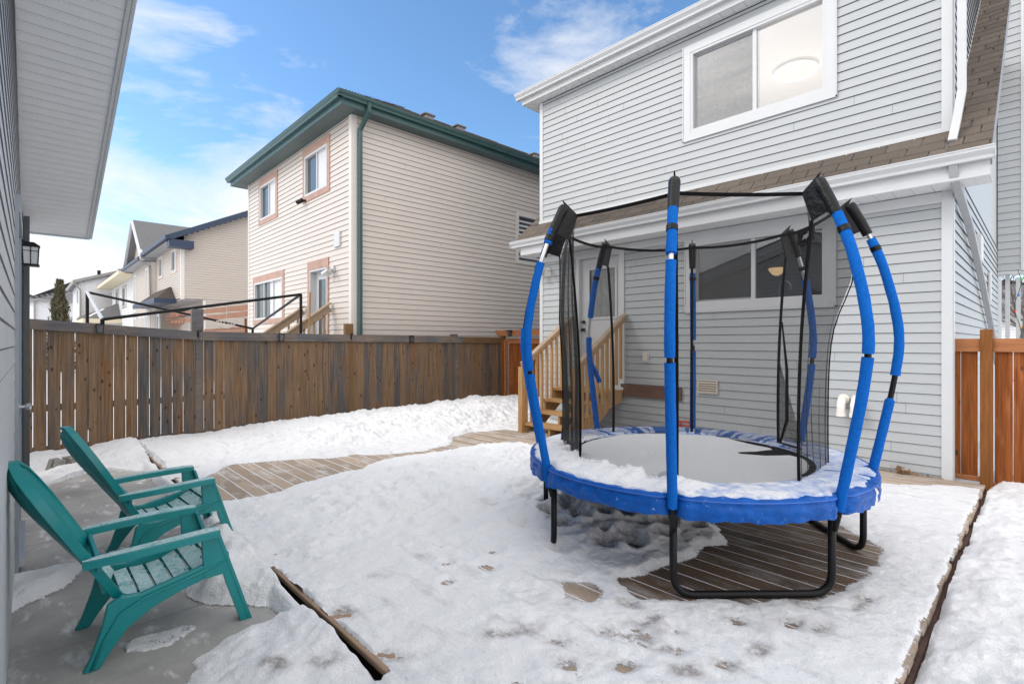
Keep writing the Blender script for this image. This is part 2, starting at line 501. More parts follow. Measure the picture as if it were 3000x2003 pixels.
# ------------------------------------------------------------ noise in numpy
def vnoise(x, y, seed):
    xi = np.floor(x).astype(np.int64); yi = np.floor(y).astype(np.int64)
    xf = x - xi; yf = y - yi
    def h(a, b):
        n = (a * 374761393 + b * 668265263 + seed * 974634777) & 0xffffffff
        n = ((n ^ (n >> 13)) * 1274126177) & 0xffffffff
        return ((n ^ (n >> 16)) & 0xffff) / 65535.
    u = xf * xf * xf * (xf * (xf * 6 - 15) + 10); v = yf * yf * yf * (yf * (yf * 6 - 15) + 10)
    return (h(xi, yi) * (1 - u) + h(xi + 1, yi) * u) * (1 - v) + (h(xi, yi + 1) * (1 - u) + h(xi + 1, yi + 1) * u) * v
def fbm(x, y, s, seed, oct=4, gain=.5):
    t = 0; a = 1; n = 0
    for o in range(oct):
        t = t + a * (vnoise(x / s + o * 13.7, y / s - o * 7.3, seed + o) * 2 - 1); n += a
        a *= gain; s *= .5
    return t / n
def billow(x, y, s, seed, oct=3):
    t = 0; a = 1; n = 0
    for o in range(oct):
        t = t + a * (1 - np.abs(vnoise(x / s + o * 5.1, y / s + o * 9.2, seed + o) * 2 - 1)); n += a
        a *= .5; s *= .5
    return t / n
def sdist(X, Y, poly):     # signed distance, positive inside
    d = np.full(X.shape, 1e9); ins = np.zeros(X.shape, bool)
    k = len(poly)
    for i in range(k):
        ax, ay = poly[i]; bx, by = poly[(i + 1) % k]
        ex, ey = bx - ax, by - ay
        t = np.clip(((X - ax) * ex + (Y - ay) * ey) / (ex * ex + ey * ey + 1e-12), 0, 1)
        d = np.minimum(d, np.hypot(X - ax - ex * t, Y - ay - ey * t))
        c = ((ay > Y) != (by > Y)) & (X < (bx - ax) * (Y - ay) / (by - ay + 1e-12) + ax)
        ins ^= c
    return np.where(ins, d, -d)
def sst(a, b, x):
    t = np.clip((x - a) / (b - a), 0, 1); return t * t * (3 - 2 * t)

# ------------------------------------------------------------ snow material
def snow_material(feather=False):
    m = bpy.data.materials.new('snow_feathered' if feather else 'snow')
    m.use_nodes = True
    t = m.node_tree
    b = t.nodes['Principled BSDF']
    b.inputs['Roughness'].default_value = .75
    b.inputs['Specular IOR Level'].default_value = .3
    tcn = N(t, 'ShaderNodeTexCoord')
    def noise(s, st=(1, 1, 1), d=6, r=.6):
        q = N(t, 'ShaderNodeMapping'); q.inputs['Scale'].default_value = st
        n = N(t, 'ShaderNodeTexNoise'); n.inputs['Scale'].default_value = s
        n.inputs['Detail'].default_value = d; n.inputs['Roughness'].default_value = r
        t.links.new(tcn.outputs['Object'], q.inputs[0]); t.links.new(q.outputs[0], n.inputs['Vector'])
        return n.outputs['Fac']
    def rng(v, a, b_, c=0, d=1):
        q = N(t, 'ShaderNodeMapRange')
        for k, x in zip(('From Min', 'From Max', 'To Min', 'To Max'), (a, b_, c, d)): q.inputs[k].default_value = x
        t.links.new(v, q.inputs['Value']); return q.outputs[0]
    def mix(f, a, c):
        q = N(t, 'ShaderNodeMixRGB')
        t.links.new(f, q.inputs[0])
        if isinstance(a, tuple): q.inputs[1].default_value = (*a, 1)
        else: t.links.new(a, q.inputs[1])
        q.inputs[2].default_value = (*c, 1); return q.outputs[0]
    def mul(a, c):
        q = N(t, 'ShaderNodeMath', operation='MULTIPLY')
        t.links.new(a, q.inputs[0]); t.links.new(c, q.inputs[1]); return q.outputs[0]
    at = N(t, 'ShaderNodeAttribute'); at.attribute_name = 'dirt'
    cur = mix(rng(noise(1.3), .4, .7), (.83, .835, .85), (.77, .775, .79))
    # packed, icy streaks that run along the boards where the snow lies thin
    st = rng(noise(2.6, (1.0, 3.2, 1), 9, .68), .54, .66, 0, 1)
    cur = mix(mul(st, rng(at.outputs['Fac'], .35, 1, 0, .55)), cur, (.43, .435, .455))
    sp = rng(noise(38, (1, 1.6, 1), 5, .7), .62, .72, 0, 1)
    cur = mix(mul(sp, rng(at.outputs['Fac'], 0, 1, .03, .5)), cur, (.26, .23, .22))
    ap = N(t, 'ShaderNodeAttribute'); ap.attribute_name = 'print'
    cur = mix(mul(ap.outputs['Fac'], rng(noise(30, d=5, r=.7), .36, .58, .25, .95)), cur, (.25, .225, .21))
    cur = mix(rng(noise(150, d=2), .38, .68, 0, .42), cur, (.60, .61, .64))
    t.links.new(cur, b.inputs['Base Color'])
    bp = N(t, 'ShaderNodeBump'); bp.inputs['Strength'].default_value = .75; bp.inputs['Distance'].default_value = .022
    t.links.new(noise(26, d=8, r=.65), bp.inputs['Height'])
    b2 = N(t, 'ShaderNodeBump'); b2.inputs['Strength'].default_value = .8; b2.inputs['Distance'].default_value = .006
    t.links.new(noise(130, d=4), b2.inputs['Height'])
    t.links.new(bp.outputs[0], b2.inputs['Normal'])
    t.links.new(b2.outputs[0], b.inputs['Normal'])
    if feather:
        ac = N(t, 'ShaderNodeAttribute'); ac.attribute_name = 'cover'
        ad2 = N(t, 'ShaderNodeMath', operation='ADD'); t.links.new(ac.outputs['Fac'], ad2.inputs[0]); t.links.new(rng(noise(45, (1, 1.5, 1), 7, .72), .3, .7, -.42, .42), ad2.inputs[1])
        tr = N(t, 'ShaderNodeBsdfTransparent'); ms = N(t, 'ShaderNodeMixShader')
        t.links.new(rng(ad2.outputs[0], .18, .55), ms.inputs[0]); t.links.new(tr.outputs[0], ms.inputs[1]); t.links.new(b.outputs[0], ms.inputs[2])
        t.links.new(ms.outputs[0], t.nodes['Material Output'].inputs['Surface'])
    return m
M_snow = snow_material()
M_snow_edge = snow_material(True)

def frost_material():
    m = M_snow.copy(); m.name = 'pad_frost'; t = m.node_tree; b = t.nodes['Principled BSDF']
    src = b.inputs['Base Color'].links[0].from_socket
    at = N(t, 'ShaderNodeAttribute'); at.attribute_name = 'thick'
    tcn = N(t, 'ShaderNodeTexCoord'); n = N(t, 'ShaderNodeTexNoise'); n.inputs['Scale'].default_value = 14; n.inputs['Detail'].default_value = 8; n.inputs['Roughness'].default_value = .65
    t.links.new(tcn.outputs['Object'], n.inputs['Vector'])
    a = N(t, 'ShaderNodeMath', operation='ADD'); t.links.new(n.outputs['Fac'], a.inputs[0]); t.links.new(at.outputs['Fac'], a.inputs[1])
    r = N(t, 'ShaderNodeMapRange'); r.inputs['From Min'].default_value = .38; r.inputs['From Max'].default_value = .70; t.links.new(a.outputs[0], r.inputs['Value'])
    mx = N(t, 'ShaderNodeMixRGB'); mx.inputs[1].default_value = (.30, .40, .66, 1); t.links.new(r.outputs[0], mx.inputs[0]); t.links.new(src, mx.inputs[2]); t.links.new(mx.outputs[0], b.inputs['Base Color'])
    return m
M_frost = frost_material()

# ------------------------------------------------------------ ground far sheet
m = MB()
m.quad((-400, -400, -.34), (400, -400, -.34), (400, 500, -.34), (-400, 500, -.34))
tag(m.build('ground', M_snow), None, None, kind='structure')

# ------------------------------------------------------------ deck
PITCH = .146
deckm = bpy.data.materials.new('deck_boards')
def deck_material():
    m = deckm; m.use_nodes = True; t = m.node_tree; b = t.nodes['Principled BSDF']
    b.inputs['Roughness'].default_value = .7
    b.inputs['Specular IOR Level'].default_value = .3
    tcn = N(t, 'ShaderNodeTexCoord'); g = N(t, 'ShaderNodeNewGeometry')
    def noise(s, st=(1, 1, 1), d=6, r=.6, off=0):
        q = N(t, 'ShaderNodeMapping'); q.inputs['Scale'].default_value = st; q.inputs['Location'].default_value = (off, off, 0)
        n = N(t, 'ShaderNodeTexNoise'); n.inputs['Scale'].default_value = s
        n.inputs['Detail'].default_value = d; n.inputs['Roughness'].default_value = r
        t.links.new(tcn.outputs['Object'], q.inputs[0]); t.links.new(q.outputs[0], n.inputs['Vector'])
        return n.outputs['Fac']
    def rng(v, a, b_, c=0, d=1):
        q = N(t, 'ShaderNodeMapRange')
        for k, x in zip(('From Min', 'From Max', 'To Min', 'To Max'), (a, b_, c, d)): q.inputs[k].default_value = x
        t.links.new(v, q.inputs['Value']); return q.outputs[0]
    def mix(f, a, c):
        q = N(t, 'ShaderNodeMixRGB'); t.links.new(f, q.inputs[0])
        if isinstance(a, tuple): q.inputs[1].default_value = (*a, 1)
        else: t.links.new(a, q.inputs[1])
        if isinstance(c, tuple): q.inputs[2].default_value = (*c, 1)
        else: t.links.new(c, q.inputs[2])
        return q.outputs[0]
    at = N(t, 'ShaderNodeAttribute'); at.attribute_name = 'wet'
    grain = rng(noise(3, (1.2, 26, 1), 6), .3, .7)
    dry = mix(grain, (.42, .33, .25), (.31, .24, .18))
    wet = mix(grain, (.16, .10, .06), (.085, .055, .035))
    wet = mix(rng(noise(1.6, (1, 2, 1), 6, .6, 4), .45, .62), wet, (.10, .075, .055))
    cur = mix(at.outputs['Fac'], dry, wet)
    hs = N(t, 'ShaderNodeHueSaturation')
    t.links.new(rng(g.outputs['Random Per Island'], 0, 1, .80, 1.18), hs.inputs['Value']); t.links.new(cur, hs.inputs['Color'])
    cur = hs.outputs[0]
    fr = rng(noise(2.2, (1, 2.5, 1), 9, .72, 2), .50, .66)
    fw = N(t, 'ShaderNodeMath', operation='MULTIPLY'); t.links.new(fr, fw.inputs[0]); t.links.new(rng(at.outputs['Fac'], 0, 1, 1, .35), fw.inputs[1]); fr = fw.outputs[0]
    cur = mix(fr, cur, (.56, .545, .54))
    fr2 = rng(noise(55, (1, 1, 1), 4, .7, 6), .62, .7, 0, .7)
    cur = mix(fr2, cur, (.6, .6, .6))
    t.links.new(cur, b.inputs['Base Color'])
    bp = N(t, 'ShaderNodeBump'); bp.inputs['Strength'].default_value = .3; bp.inputs['Distance'].default_value = .003
    t.links.new(noise(6, (1, 30, 1), 5), bp.inputs['Height']); t.links.new(bp.outputs[0], b.inputs['Normal'])
deck_material()
deck = empty('deck', (-4, 4, 0)); deck['kind'] = 'structure'
m = MB()
rr = random.Random(3)
y = 1.335; wets = []
while y < 7.29:
    xs = [-9.2, -9.2 + rr.uniform(1.2, 3.4)]
    while xs[-1] < -.5: xs.append(xs[-1] + 3.66)
    xs[-1] = -.442 + rr.uniform(-.008, .008)
    for a, b_ in zip(xs, xs[1:]):
        if b_ - a < .1: continue
        nseg = max(1, int((b_ - a) / .4))
        y1 = min(y + PITCH - .013, 7.295)
        for k in range(nseg):
            pass
        # one island per board, divided along its length so dampness can vary
        base = len(m.v)
        for k in range(nseg + 1):
            x = a + .003 + (b_ - a - .006) * k / nseg
            dz = rr.uniform(-.0012, .0012)
            m.v += [(x, y, -.028), (x, y, dz), (x, y1, dz), (x, y1, -.028)]
        for k in range(nseg):
            q = base + 4 * k
            for i in range(3): m.f.append((q + i, q + 4 + i, q + 5 + i, q + 1 + i))
        m.f.append((base, base + 1, base + 2, base + 3)); q = base + 4 * nseg; m.f.append((q + 3, q + 2, q + 1, q))
    y += PITCH
bo = m.build('deck_boards', deckm, deck)
V = np.array(m.v)
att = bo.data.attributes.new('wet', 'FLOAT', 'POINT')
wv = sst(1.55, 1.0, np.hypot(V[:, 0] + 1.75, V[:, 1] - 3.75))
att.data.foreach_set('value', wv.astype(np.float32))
m = MB()                      # snow caught in the gaps between boards
y = 1.335 + PITCH - .008
while y < 7.2:
    m.box(-9.2, -.452, y - .0048, y + .0075, -.025, -.0012); y += PITCH
m.build('gap_snow', M_snow, deck)
step_board = mat('step_board', (.30, .20, .13), .75, .2, (2, 20, 20), bump=.2, c3=(.5, .5, .5), c3s=20, c3lo=.64, c3hi=.74)
m = MB()
m.box(-9.2, -5.2, 1.19, 1.327, -.03, .004); m.box(-5.197, -2.93, 1.19, 1.327, -.03, .004); m.box(-2.926, -.45, 1.19, 1.327, -.03, .004)
m.build('edge_board', step_board, deck, bevel=.008)
m = MB(); m.box(-9.2, -.46, 1.235, 1.27, -.13, -.031);  m.box(-9.2, -.49, 1.3, 7.28, -.16, -.04)
m.build('deck_joists', mat('joist_dark', (.03, .022, .017), .8), deck)
m = MB(); m.box(-.475, -.449, 1.3, 7.29, -.13, -.030); m.box(-.448, -.425, 1.2, 7.3, -.33, -.045)
m.build('rim_board', mat('rim_board', (.07, .035, .024), .8, .3, (2, 20, 20)), deck)

# ------------------------------------------------------------ patio slab
conc = mat('patio_concrete', (.37, .36, .345), .85, .10, (5, 5, 5), bump=.18, bs=90, c2=(.27, .26, .25), c2s=1.6, c2lo=.45, c2hi=.66, c3=(.60, .60, .61), c3s=4.0, c3lo=.57, c3hi=.68, c3st=(1, 2.2, 1))
pat = empty('concrete_patio', (-4, .5, -.1)); pat['kind'] = 'structure'
m = MB()
xs = [-9.3, -7.49, -5.53, -3.57, -1.61, .6]
for a, b_ in zip(xs, xs[1:]):
    m.box(a + .006, b_ - .006, -.2, 1.16, -.2, -.10)
m.build('slab', conc, pat, bevel=.004)
m = MB(); m.box(-9.29, .59, -.19, 1.15, -.199, -.125)
m.build('slab_base', mat('joint_dark', (.03, .028, .026), .9), pat)

# ------------------------------------------------------------ snow cover as a height field
bareA = [(-6.69, 1.72), (-6.8, 1.87), (-6.75, 2.14), (-6.67, 2.34), (-6.55, 2.65), (-6.33, 2.8), (-6.34, 3.19), (-6.11, 3.34), (-5.98, 3.69), (-5.88, 4.04), (-6.02, 4.53), (-6.44, 4.92), (-6.55, 5.4), (-6.36, 5.96), (-4.9, 6.1), (-4.7, 5.3), (-5.36, 5.21), (-5.52, 4.84), (-5.47, 4.52), (-5.61, 4.2), (-5.78, 3.97), (-5.84, 3.54), (-5.82, 3.23), (-5.63, 2.9), (-5.47, 2.75), (-5.5, 2.43), (-5.41, 2.09), (-5.33, 1.78), (-5.33, 1.52), (-5.36, 1.36), (-6.3, 1.36)]
bareB = [(-2.17, 4.59), (-1.95, 4.2), (-1.78, 4.0), (-1.64, 3.83), (-1.61, 3.73), (-1.69, 3.61), (-1.69, 3.47), (-1.66, 3.39), (-1.71, 3.26), (-1.76, 3.1), (-1.8, 2.79), (-1.85, 2.73), (-1.67, 2.64), (-1.56, 2.72), (-1.44, 2.8), (-1.18, 3.05), (-.96, 3.36), (-.85, 3.59), (-.87, 3.88), (-.83, 4.16), (-.89, 4.49), (-1.01, 4.6), (-1.3, 4.94), (-1.59, 5.12)]
bareC = [(-3.2, 7.4), (-.44, 7.4), (-.43, 7.12), (-.68, 7.07), (-.95, 6.76), (-1.4, 6.6), (-2.2, 6.7)]
bareD = [(-2.02, 2.42), (-1.93, 2.33), (-1.83, 2.38), (-1.86, 2.5), (-1.97, 2.52)]
concS = [
 [(-10.2, -.3), (-10.2, 1.6), (-7.2, 1.6), (-7.45, 1.3), (-8.1, .72), (-7.95, .45), (-7.7, .24), (-7.6, .0), (-7.7, -.3)],
 [(-4.93, -.3), (-4.93, .01), (-4.92, .2), (-4.9, .36), (-5.02, .6), (-4.92, .62), (-4.75, .42), (-4.54, .32), (-4.38, .24), (-4.30, .13), (-4.24, .02), (-4.18, -.02), (-4.1, -.3)],
 [(-7.3, 1.6), (-6.3, 1.2), (-5.6, 1.14), (-5.19, 1.08), (-5.01, 1.0), (-4.85, .93), (-4.37, .86), (-3.98, .84), (-3.9, .76), (-3.72, .74), (-3.53, .79), (-3.38, .88), (-3.26, .98), (-3.17, 1.09), (-3.09, 1.10), (-3.14, .92), (-3.10, .78), (-3.04, .64), (-3.0, .58), (-2.88, .55), (-2.78, .5), (-2.5, .3), (.8, -.3), (.8, 1.6)],
 [(-3.41, .36), (-3.4, .42), (-3.37, .53), (-3.36, .66), (-3.3, .72), (-3.2, .56), (-3.22, .47), (-3.28, .38)],
]
X0, X1, Y0, Y1, ST = -9.44, 1.3, -.12, 9.3, .0130
gx = np.arange(X0, X1, ST); gy = np.arange(Y0, Y1, ST)
GX, GY = np.meshgrid(gx, gy)
def gauss(cx, cy, s, a=1, s2=None):
    s2 = s2 or s
    return a * np.exp(-((GX - cx) ** 2 / (2 * s * s) + (GY - cy) ** 2 / (2 * s2 * s2)))
nf = fbm(GX, GY, .5, 11); nm = fbm(GX, GY, .16, 21); ns = fbm(GX, GY, .055, 31, 3)
bl = billow(GX, GY, .22, 41, 4) - .55
bl2 = billow(GX, GY, .45, 51, 4) - .55
rag = .10 * fbm(GX, GY, .3, 61, 5, .6)
# --- over the deck
heap = gauss(-4.3, 3.3, .75, .085, .8) + gauss(-3.3, 3.7, .8, .085, .7) + gauss(-4.9, 4.1, .35, .07, .45) + gauss(-4.6, 4.7, .5, .09, .45) + gauss(-4.2, 2.1, .6, .035, .5) + gauss(-3.0, 4.5, .6, .06, .6)
bank = .115 * sst(-6.35, -7.7, GX + .25 * fbm(GX, GY, .9, 71)) * sst(1.9, 3.6, GY) + .05 * sst(-6.9, -7.7, GX) + gauss(-8.3, 7.6, .9, .10, 1.0) + gauss(-8.0, 5.4, .7, .05, 1.0)
bank = bank * (1 - .55 * sst(-8.6, -9.4, GX))
rough = np.clip((heap + bank) / .07, .10, 1.25)
edge_r = sst(-.44, -.9, GX)
deckH = .013 + heap + bank + rough * (.030 * nf + .026 * nm + .010 * ns + .060 * bl + .030 * bl2) + .003 * ns + .004 * nm
cr_m = .35 + .65 * sst(-.25, .35, fbm(GX, GY, .7, 201)) * sst(-.7, -1.6, GX)
crunch = (.013 * fbm(GX, GY, .095, 211, 3) + .013 * (billow(GX, GY, .13, 221, 3) - .5) + .005 * fbm(GX, GY, .04, 231, 2)) * cr_m
low_ = np.clip(fbm(GX, GY, .30, 241, 3), -.6, .6) * .020 * cr_m; crunch = crunch + low_ * sst(-1.2, -2.2, GX)
deckH = deckH + crunch + (.022 * (billow(GX, GY, .16, 251, 3) - .5) + .012 * fbm(GX, GY, .07, 253, 2)) * np.clip(bank / .08, 0, 1)
# trampled holes under and beside the trampoline, footprints on the thin snow
rf = random.Random(5)
holes = []
for i in range(60):
    holes.append((rf.uniform(-3.0, -1.9), rf.uniform(3.0, 4.6), rf.uniform(.04, .095), rf.uniform(.05, .10)))
for i in range(60):
    holes.append((rf.uniform(-4.9, -2.3), rf.uniform(1.9, 4.2), rf.uniform(.04, .085), rf.uniform(.01, .032)))
hole_m = np.zeros_like(GX)
for hx, hy, hs, ha in holes:
    rr2 = ((GX - hx) ** 2 + (GY - hy) ** 2) / (hs * hs)
    if ha > .045: hole_m = np.maximum(hole_m, np.exp(-rr2 ** 1.3))
    deckH = deckH - ha * np.exp(-rr2 ** 1.6) + ha * .22 * np.exp(-(np.sqrt(rr2) - 1.5) ** 2 * 5)
und = gauss(-2.55, 3.8, .45, .055, .6)
deckH = deckH + und
foot = np.zeros_like(GX)
rq = random.Random(77)
extra = [(rq.uniform(-3.4, -1.0), rq.uniform(1.5, 3.0), rq.uniform(20, 90)) for _ in range(10)]
steps = [(-1.35, 1.99, 45), (-1.39, 2.25, 53), (-1.27, 2.26, 28), (-1.33, 2.42, 65), (-1.46, 2.42, 76), (-1.13, 2.17, 34), (-1.02, 2.34, 26), (-1.15, 2.76, 23), (-0.96, 3.21, 17), (-0.72, 3.39, 66), (-0.96, 2.58, 85), (-0.94, 2.95, 52), (-1.64, 2.49, 22), (-1.55, 2.17, 43), (-0.73, 3.55, 81), (-0.81, 3.02, 83), (-1.85, 1.88, 61), (-1.93, 1.74, 50), (-2.16, 1.26, 37), (-2.69, 1.28, 28), (-1.68, 1.94, 48), (-1.54, 1.83, 42), (-2.49, 0.85, 18), (-2.35, 1.03, 48)]
for k_, (fx, fy, fa) in enumerate(steps + extra):
    wgt = 1.0 if k_ < len(steps) else .45
    a = R(fa); u = (GX - fx) * math.cos(a) + (GY - fy) * math.sin(a); v = -(GX - fx) * math.sin(a) + (GY - fy) * math.cos(a)
    foot = foot + wgt * np.exp(-((u / .085) ** 2 + (v / .05) ** 2) ** 1.4)
deckH = deckH - foot * .009 + .004 * np.clip(foot, 0, 1) * ns
sA = sdist(GX, GY, bareA) + rag * .8; sB = sdist(GX, GY, bareB) + rag * .7; sC = sdist(GX, GY, bareC) + rag * .9; sD = sdist(GX, GY, bareD) + rag * .3
sAll = np.maximum.reduce([sA, sB, sC, sD])
wid = .10 + .16 * sst(.02, .1, heap + bank)
deckH = deckH * sst(0, 1, -sAll / wid) - .012 * sst(-.015, .02, sAll)
deckH = np.where(sAll > .02, -.014, deckH)
# thin snow blown off the boards here and there near the edges
eS = (-.449 + .022 * fbm(GX, GY, .12, 131, 4) - GX); deckH = np.where(eS < 0, -.012, deckH * sst(0, .02, eS) - .006 * (1 - sst(0, .02, eS)))
deckH = deckH + .004 * (fbm(GX * 1.0, GY * 3.0, .5, 91) ) * sst(-2.3, -1.7, GX)
# --- right yard
yard = -.022 + .035 * fbm(GX, GY, .8, 101) + .035 * nm + .045 * bl + .008 * ns
yard = yard - .040 * sst(.07, .0, GX + .44) * sst(.45, .8, vnoise(GX / .5, GY / .35, 7)) - .012 * sst(.05, .0, GX + .44) + .05 * sst(2.3, 3.3, GY) * sst(-.44, -.2, GX)
deckmask = sst(-.435, -.445, GX)
H_ = deckH * deckmask + yard * (1 - deckmask)
icol = int(np.searchsorted(gx, -.446)); ycol = int(np.searchsorted(gx, -.430))
H_ = np.where(np.arange(len(gx))[None, :] > icol, yard, deckH)
# --- beyond the deck towards the gate
far = -.03 + .06 * bl + .05 * nf + .05 * bl2 + gauss(-8.0, 8.0, 1.2, .11, .8)
H_ = np.where((GY > 7.30) & (GX < -6.8), np.maximum(far, deckH * .9), H_)
H_ = np.where((GY > 7.30) & (GX >= -6.8) & (GX < -.44), -.2, H_)
# --- over the patio
cs = np.maximum.reduce([sdist(GX, GY, p) for p in concS[:3]]) + rag * .55
thin = np.maximum(sdist(GX, GY, concS[3]) + rag * .5, -9)
depth = .055 + .045 * nf + .03 * nm + .03 * bl + .006 * ns
ch = -.10 + np.clip(depth, .02, .2) * sst(0, .16, cs) - .004
ch = np.where(cs < 0, -.16, ch)
ch = np.where(thin > 0, np.maximum(ch, -.089 + .006 * ns), ch)
bury = sst(.62, 1.16, GY) * (1 - sst(-3.62, -3.48, GX) * (1 - sst(-2.12, -2.0, GX)))
bz = sst(.62, 1.16, GY); hid = 1 - sst(-3.62, -3.48, GX) * (1 - sst(-2.12, -2.0, GX))
ch = ch + np.where(cs > 0, bz * (.055 + .045 * np.maximum(hid, np.clip((-2.3 - GX) / 1.2, 0, 1))) * sst(0, .25, cs), 0)
lump = gauss(-7.95, .42, .25, .07, .2) + gauss(-9.2, .4, .4, .06, .5) + gauss(-8.6, 1.1, .5, .08, .3) + gauss(-3.95, 1.0, .25, .05, .12)
ch = ch + np.where(cs > 0, lump, 0)
edgeband = sst(1.06, 1.125, GY + .02 * fbm(GX, GY, .15, 303)) * (GX < -2.0)
ch = np.maximum(ch, np.where(edgeband > .02, -.10 + edgeband * (.082 + .022 * np.clip((-2.4 - GX) / 1.1, 0, 1)) + .006 * nm, -1))
gapx = sst(-3.55, -3.45, GX) * (1 - sst(-2.1, -2.0, GX))
ch = ch - np.where(GY > 1.15, gapx * .015 * np.clip((GX + 3.5) / .8, 0, 1), 0)
H_ = np.where(GY < 1.165, ch, H_)
step_zone = (GY >= 1.165) & (GY < 1.203 + .012 * fbm(GX, GY, .12, 133, 3) + .006 * sst(-3.4, -2.3, GX)) & (GX < -.44)
cover = 1 - sst(-3.6, -3.42, GX) * (1 - sst(-2.15, -2.02, GX))
ev = np.full(GX.shape, -.01)
Hs = np.where(cover > .5, .012 + .01 * nm, ev)
H_ = np.where(step_zone, Hs * 1.0, H_)
H_ = np.where(step_zone & (cover > .5) & (GX < -5.4) & (GX > -6.6) , -.006, H_)
tr = (GX > -8.3) & (GX < -7.1) & (np.abs(GY - 1.19) < .03 + .03 * nm)   # crack over the slab edge
H_ = np.where(tr, H_ - .05, H_)
# along the house wall and the steps
H_ = np.where((GX > -6.1) & (GX < -4.8) & (GY > 6.0) & (GY < 7.3), np.minimum(H_, .02), H_)
n0, n1 = GX.shape
idx = np.arange(n0 * n1).reshape(n0, n1)
q_all = np.stack([idx[:-1, :-1], idx[:-1, 1:], idx[1:, 1:], idx[1:, :-1]], -1)
cgx = (gx[:-1] + gx[1:]) / 2; cgy = (gy[:-1] + gy[1:]) / 2
CGX, CGY = np.meshgrid(cgx, cgy)
dirt = np.where((GX < -.44) & (GY > 1.17) & (GY < 7.3), 1 - sst(.0, .06, heap + bank), .12) * .85 + np.clip(foot, 0, 1) * .5 + .35 * np.clip(und / .035, 0, 1)
cover_v = np.where((GX < -.44) & (GY > 1.165) & (GY < 7.3), (H_ + .001) / .010, np.where((GY < 1.165) & (GX < -.44), (H_ + .10) / .016, 1))
def snow_mesh(name, mask):
    q = q_all[mask]; used = np.unique(q); re_ = np.full(n0 * n1, -1); re_[used] = np.arange(len(used)); q = re_[q]
    co = np.stack([GX.ravel()[used], GY.ravel()[used], H_.ravel()[used]], 1).astype(np.float32)
    me = bpy.data.meshes.new(name)
    me.vertices.add(len(co)); me.vertices.foreach_set('co', co.ravel())
    me.loops.add(q.size); me.loops.foreach_set('vertex_index', q.ravel().astype(np.int32))
    me.polygons.add(len(q)); me.polygons.foreach_set('loop_start', np.arange(0, q.size, 4, dtype=np.int32)); me.polygons.foreach_set('loop_total', np.full(len(q), 4, np.int32))
    me.update(); me.validate()
    me.polygons.foreach_set('use_smooth', np.ones(len(q), bool))
    at_ = me.attributes.new('dirt', 'FLOAT', 'POINT')
    at_.data.foreach_set('value', np.clip(dirt, 0, 1).ravel()[used].astype(np.float32))
    at4 = me.attributes.new('cover', 'FLOAT', 'POINT')
    at4.data.foreach_set('value', np.clip(cover_v, 0, 1).ravel()[used].astype(np.float32))
    at2 = me.attributes.new('print', 'FLOAT', 'POINT')
    at2.data.foreach_set('value', np.clip(foot * (.75 + 1.0 * nm + .8 * ns) + hole_m * 1.3 + .45 * np.clip(und / .055, 0, 1), 0, 1).ravel()[used].astype(np.float32))  # pits and snow under the trampoline darkened too: wet slush plus painted shade
    me.materials.append(M_snow if name == 'yard_snow' else M_snow_edge)
    so = bpy.data.objects.new(name, me); col.objects.link(so)
    return tag(so, None, None, kind='structure')
sl = ST
coverc = (CGX < -3.55) | (CGX > -2.06)
yardm = np.broadcast_to(np.arange(len(cgx))[None, :] >= ycol, CGX.shape)
patm = (CGY < 1.165 - sl) & (np.arange(len(cgx))[None, :] < icol)
deckm_ = np.broadcast_to(np.arange(len(cgx))[None, :] < icol, CGX.shape) & ((CGY > 1.205) | ((CGY > 1.165 + sl) & coverc))
link = (CGY >= 1.165 - sl) & (CGY <= 1.165 + sl) & coverc & (CGX < -.44 - sl)
snow_mesh('snow_on_deck', deckm_ | (link & False))
snow_mesh('snow_on_patio', patm | link)
snow_mesh('yard_snow', yardm)

# ============================================================ houses
def win_generic(F, house, a0, a1, z0, z1, trim, fw=.09, head=.0, label=None, mull=(.5,), blind=True, framem=None, depth=.04, dark=pane_dark, tmat=None):
    """trim board ring (the window), frame and pane as its pieces"""
    t = MB()
    b0, b1 = .002, .022
    F.box(t, a0, a1, b0, b1 + .004, z0, z0 + fw)
    F.box(t, a0, a1, b0, b1 + .004, z1 - fw - head, z1)
    F.box(t, a0, a0 + fw, b0, b1, z0 + fw, z1 - fw - head)
    F.box(t, a1 - fw, a1, b0, b1, z0 + fw, z1 - fw - head)
    wo = t.build('window', trim, house, label=label)
    fr = MB(); ia0, ia1, iz0, iz1 = a0 + fw, a1 - fw, z0 + fw, z1 - fw - head
    k = .045
    for (p, q_, r_, s_) in ((ia0, ia1, iz0, iz0 + k), (ia0, ia1, iz1 - k, iz1), (ia0, ia0 + k, iz0 + k, iz1 - k), (ia1 - k, ia1, iz0 + k, iz1 - k)):
        F.box(fr, p, q_, -depth - .03, .028, r_, s_)
    for mu_ in mull:
        c = ia0 + (ia1 - ia0) * mu_
        F.box(fr, c - .02, c + .02, -depth - .02, -.004, iz0 + k, iz1 - k)
    fr.build('frame', framem or vinyl_white, wo)
    pn = MB(); F.box(pn, ia0 + k, ia1 - k, -depth - .012, -depth, iz0 + k, iz1 - k)
    pn.build('pane', dark, wo)
    if blind:
        bm_ = MB(); c = ia0 + (ia1 - ia0) * .52
        zz = iz0 + k
        while zz < iz1 - k - .02:
            F.box(bm_, c, ia1 - k - .01, -depth + .001, -depth + .004, zz, zz + .055); zz += .058
        bm_.build('blind', blind_white, wo)
    return wo

# ------------------------------------------------------------ near grey house
gh = empty('grey_house', (-3.77, 7.31, 0), 'light grey sided two storey house with a brown shingled skirt roof behind the trampoline', 'house')
F1 = Fr((-6.833, 7.31), (1, 0), (0, -1)); WW = 6.12
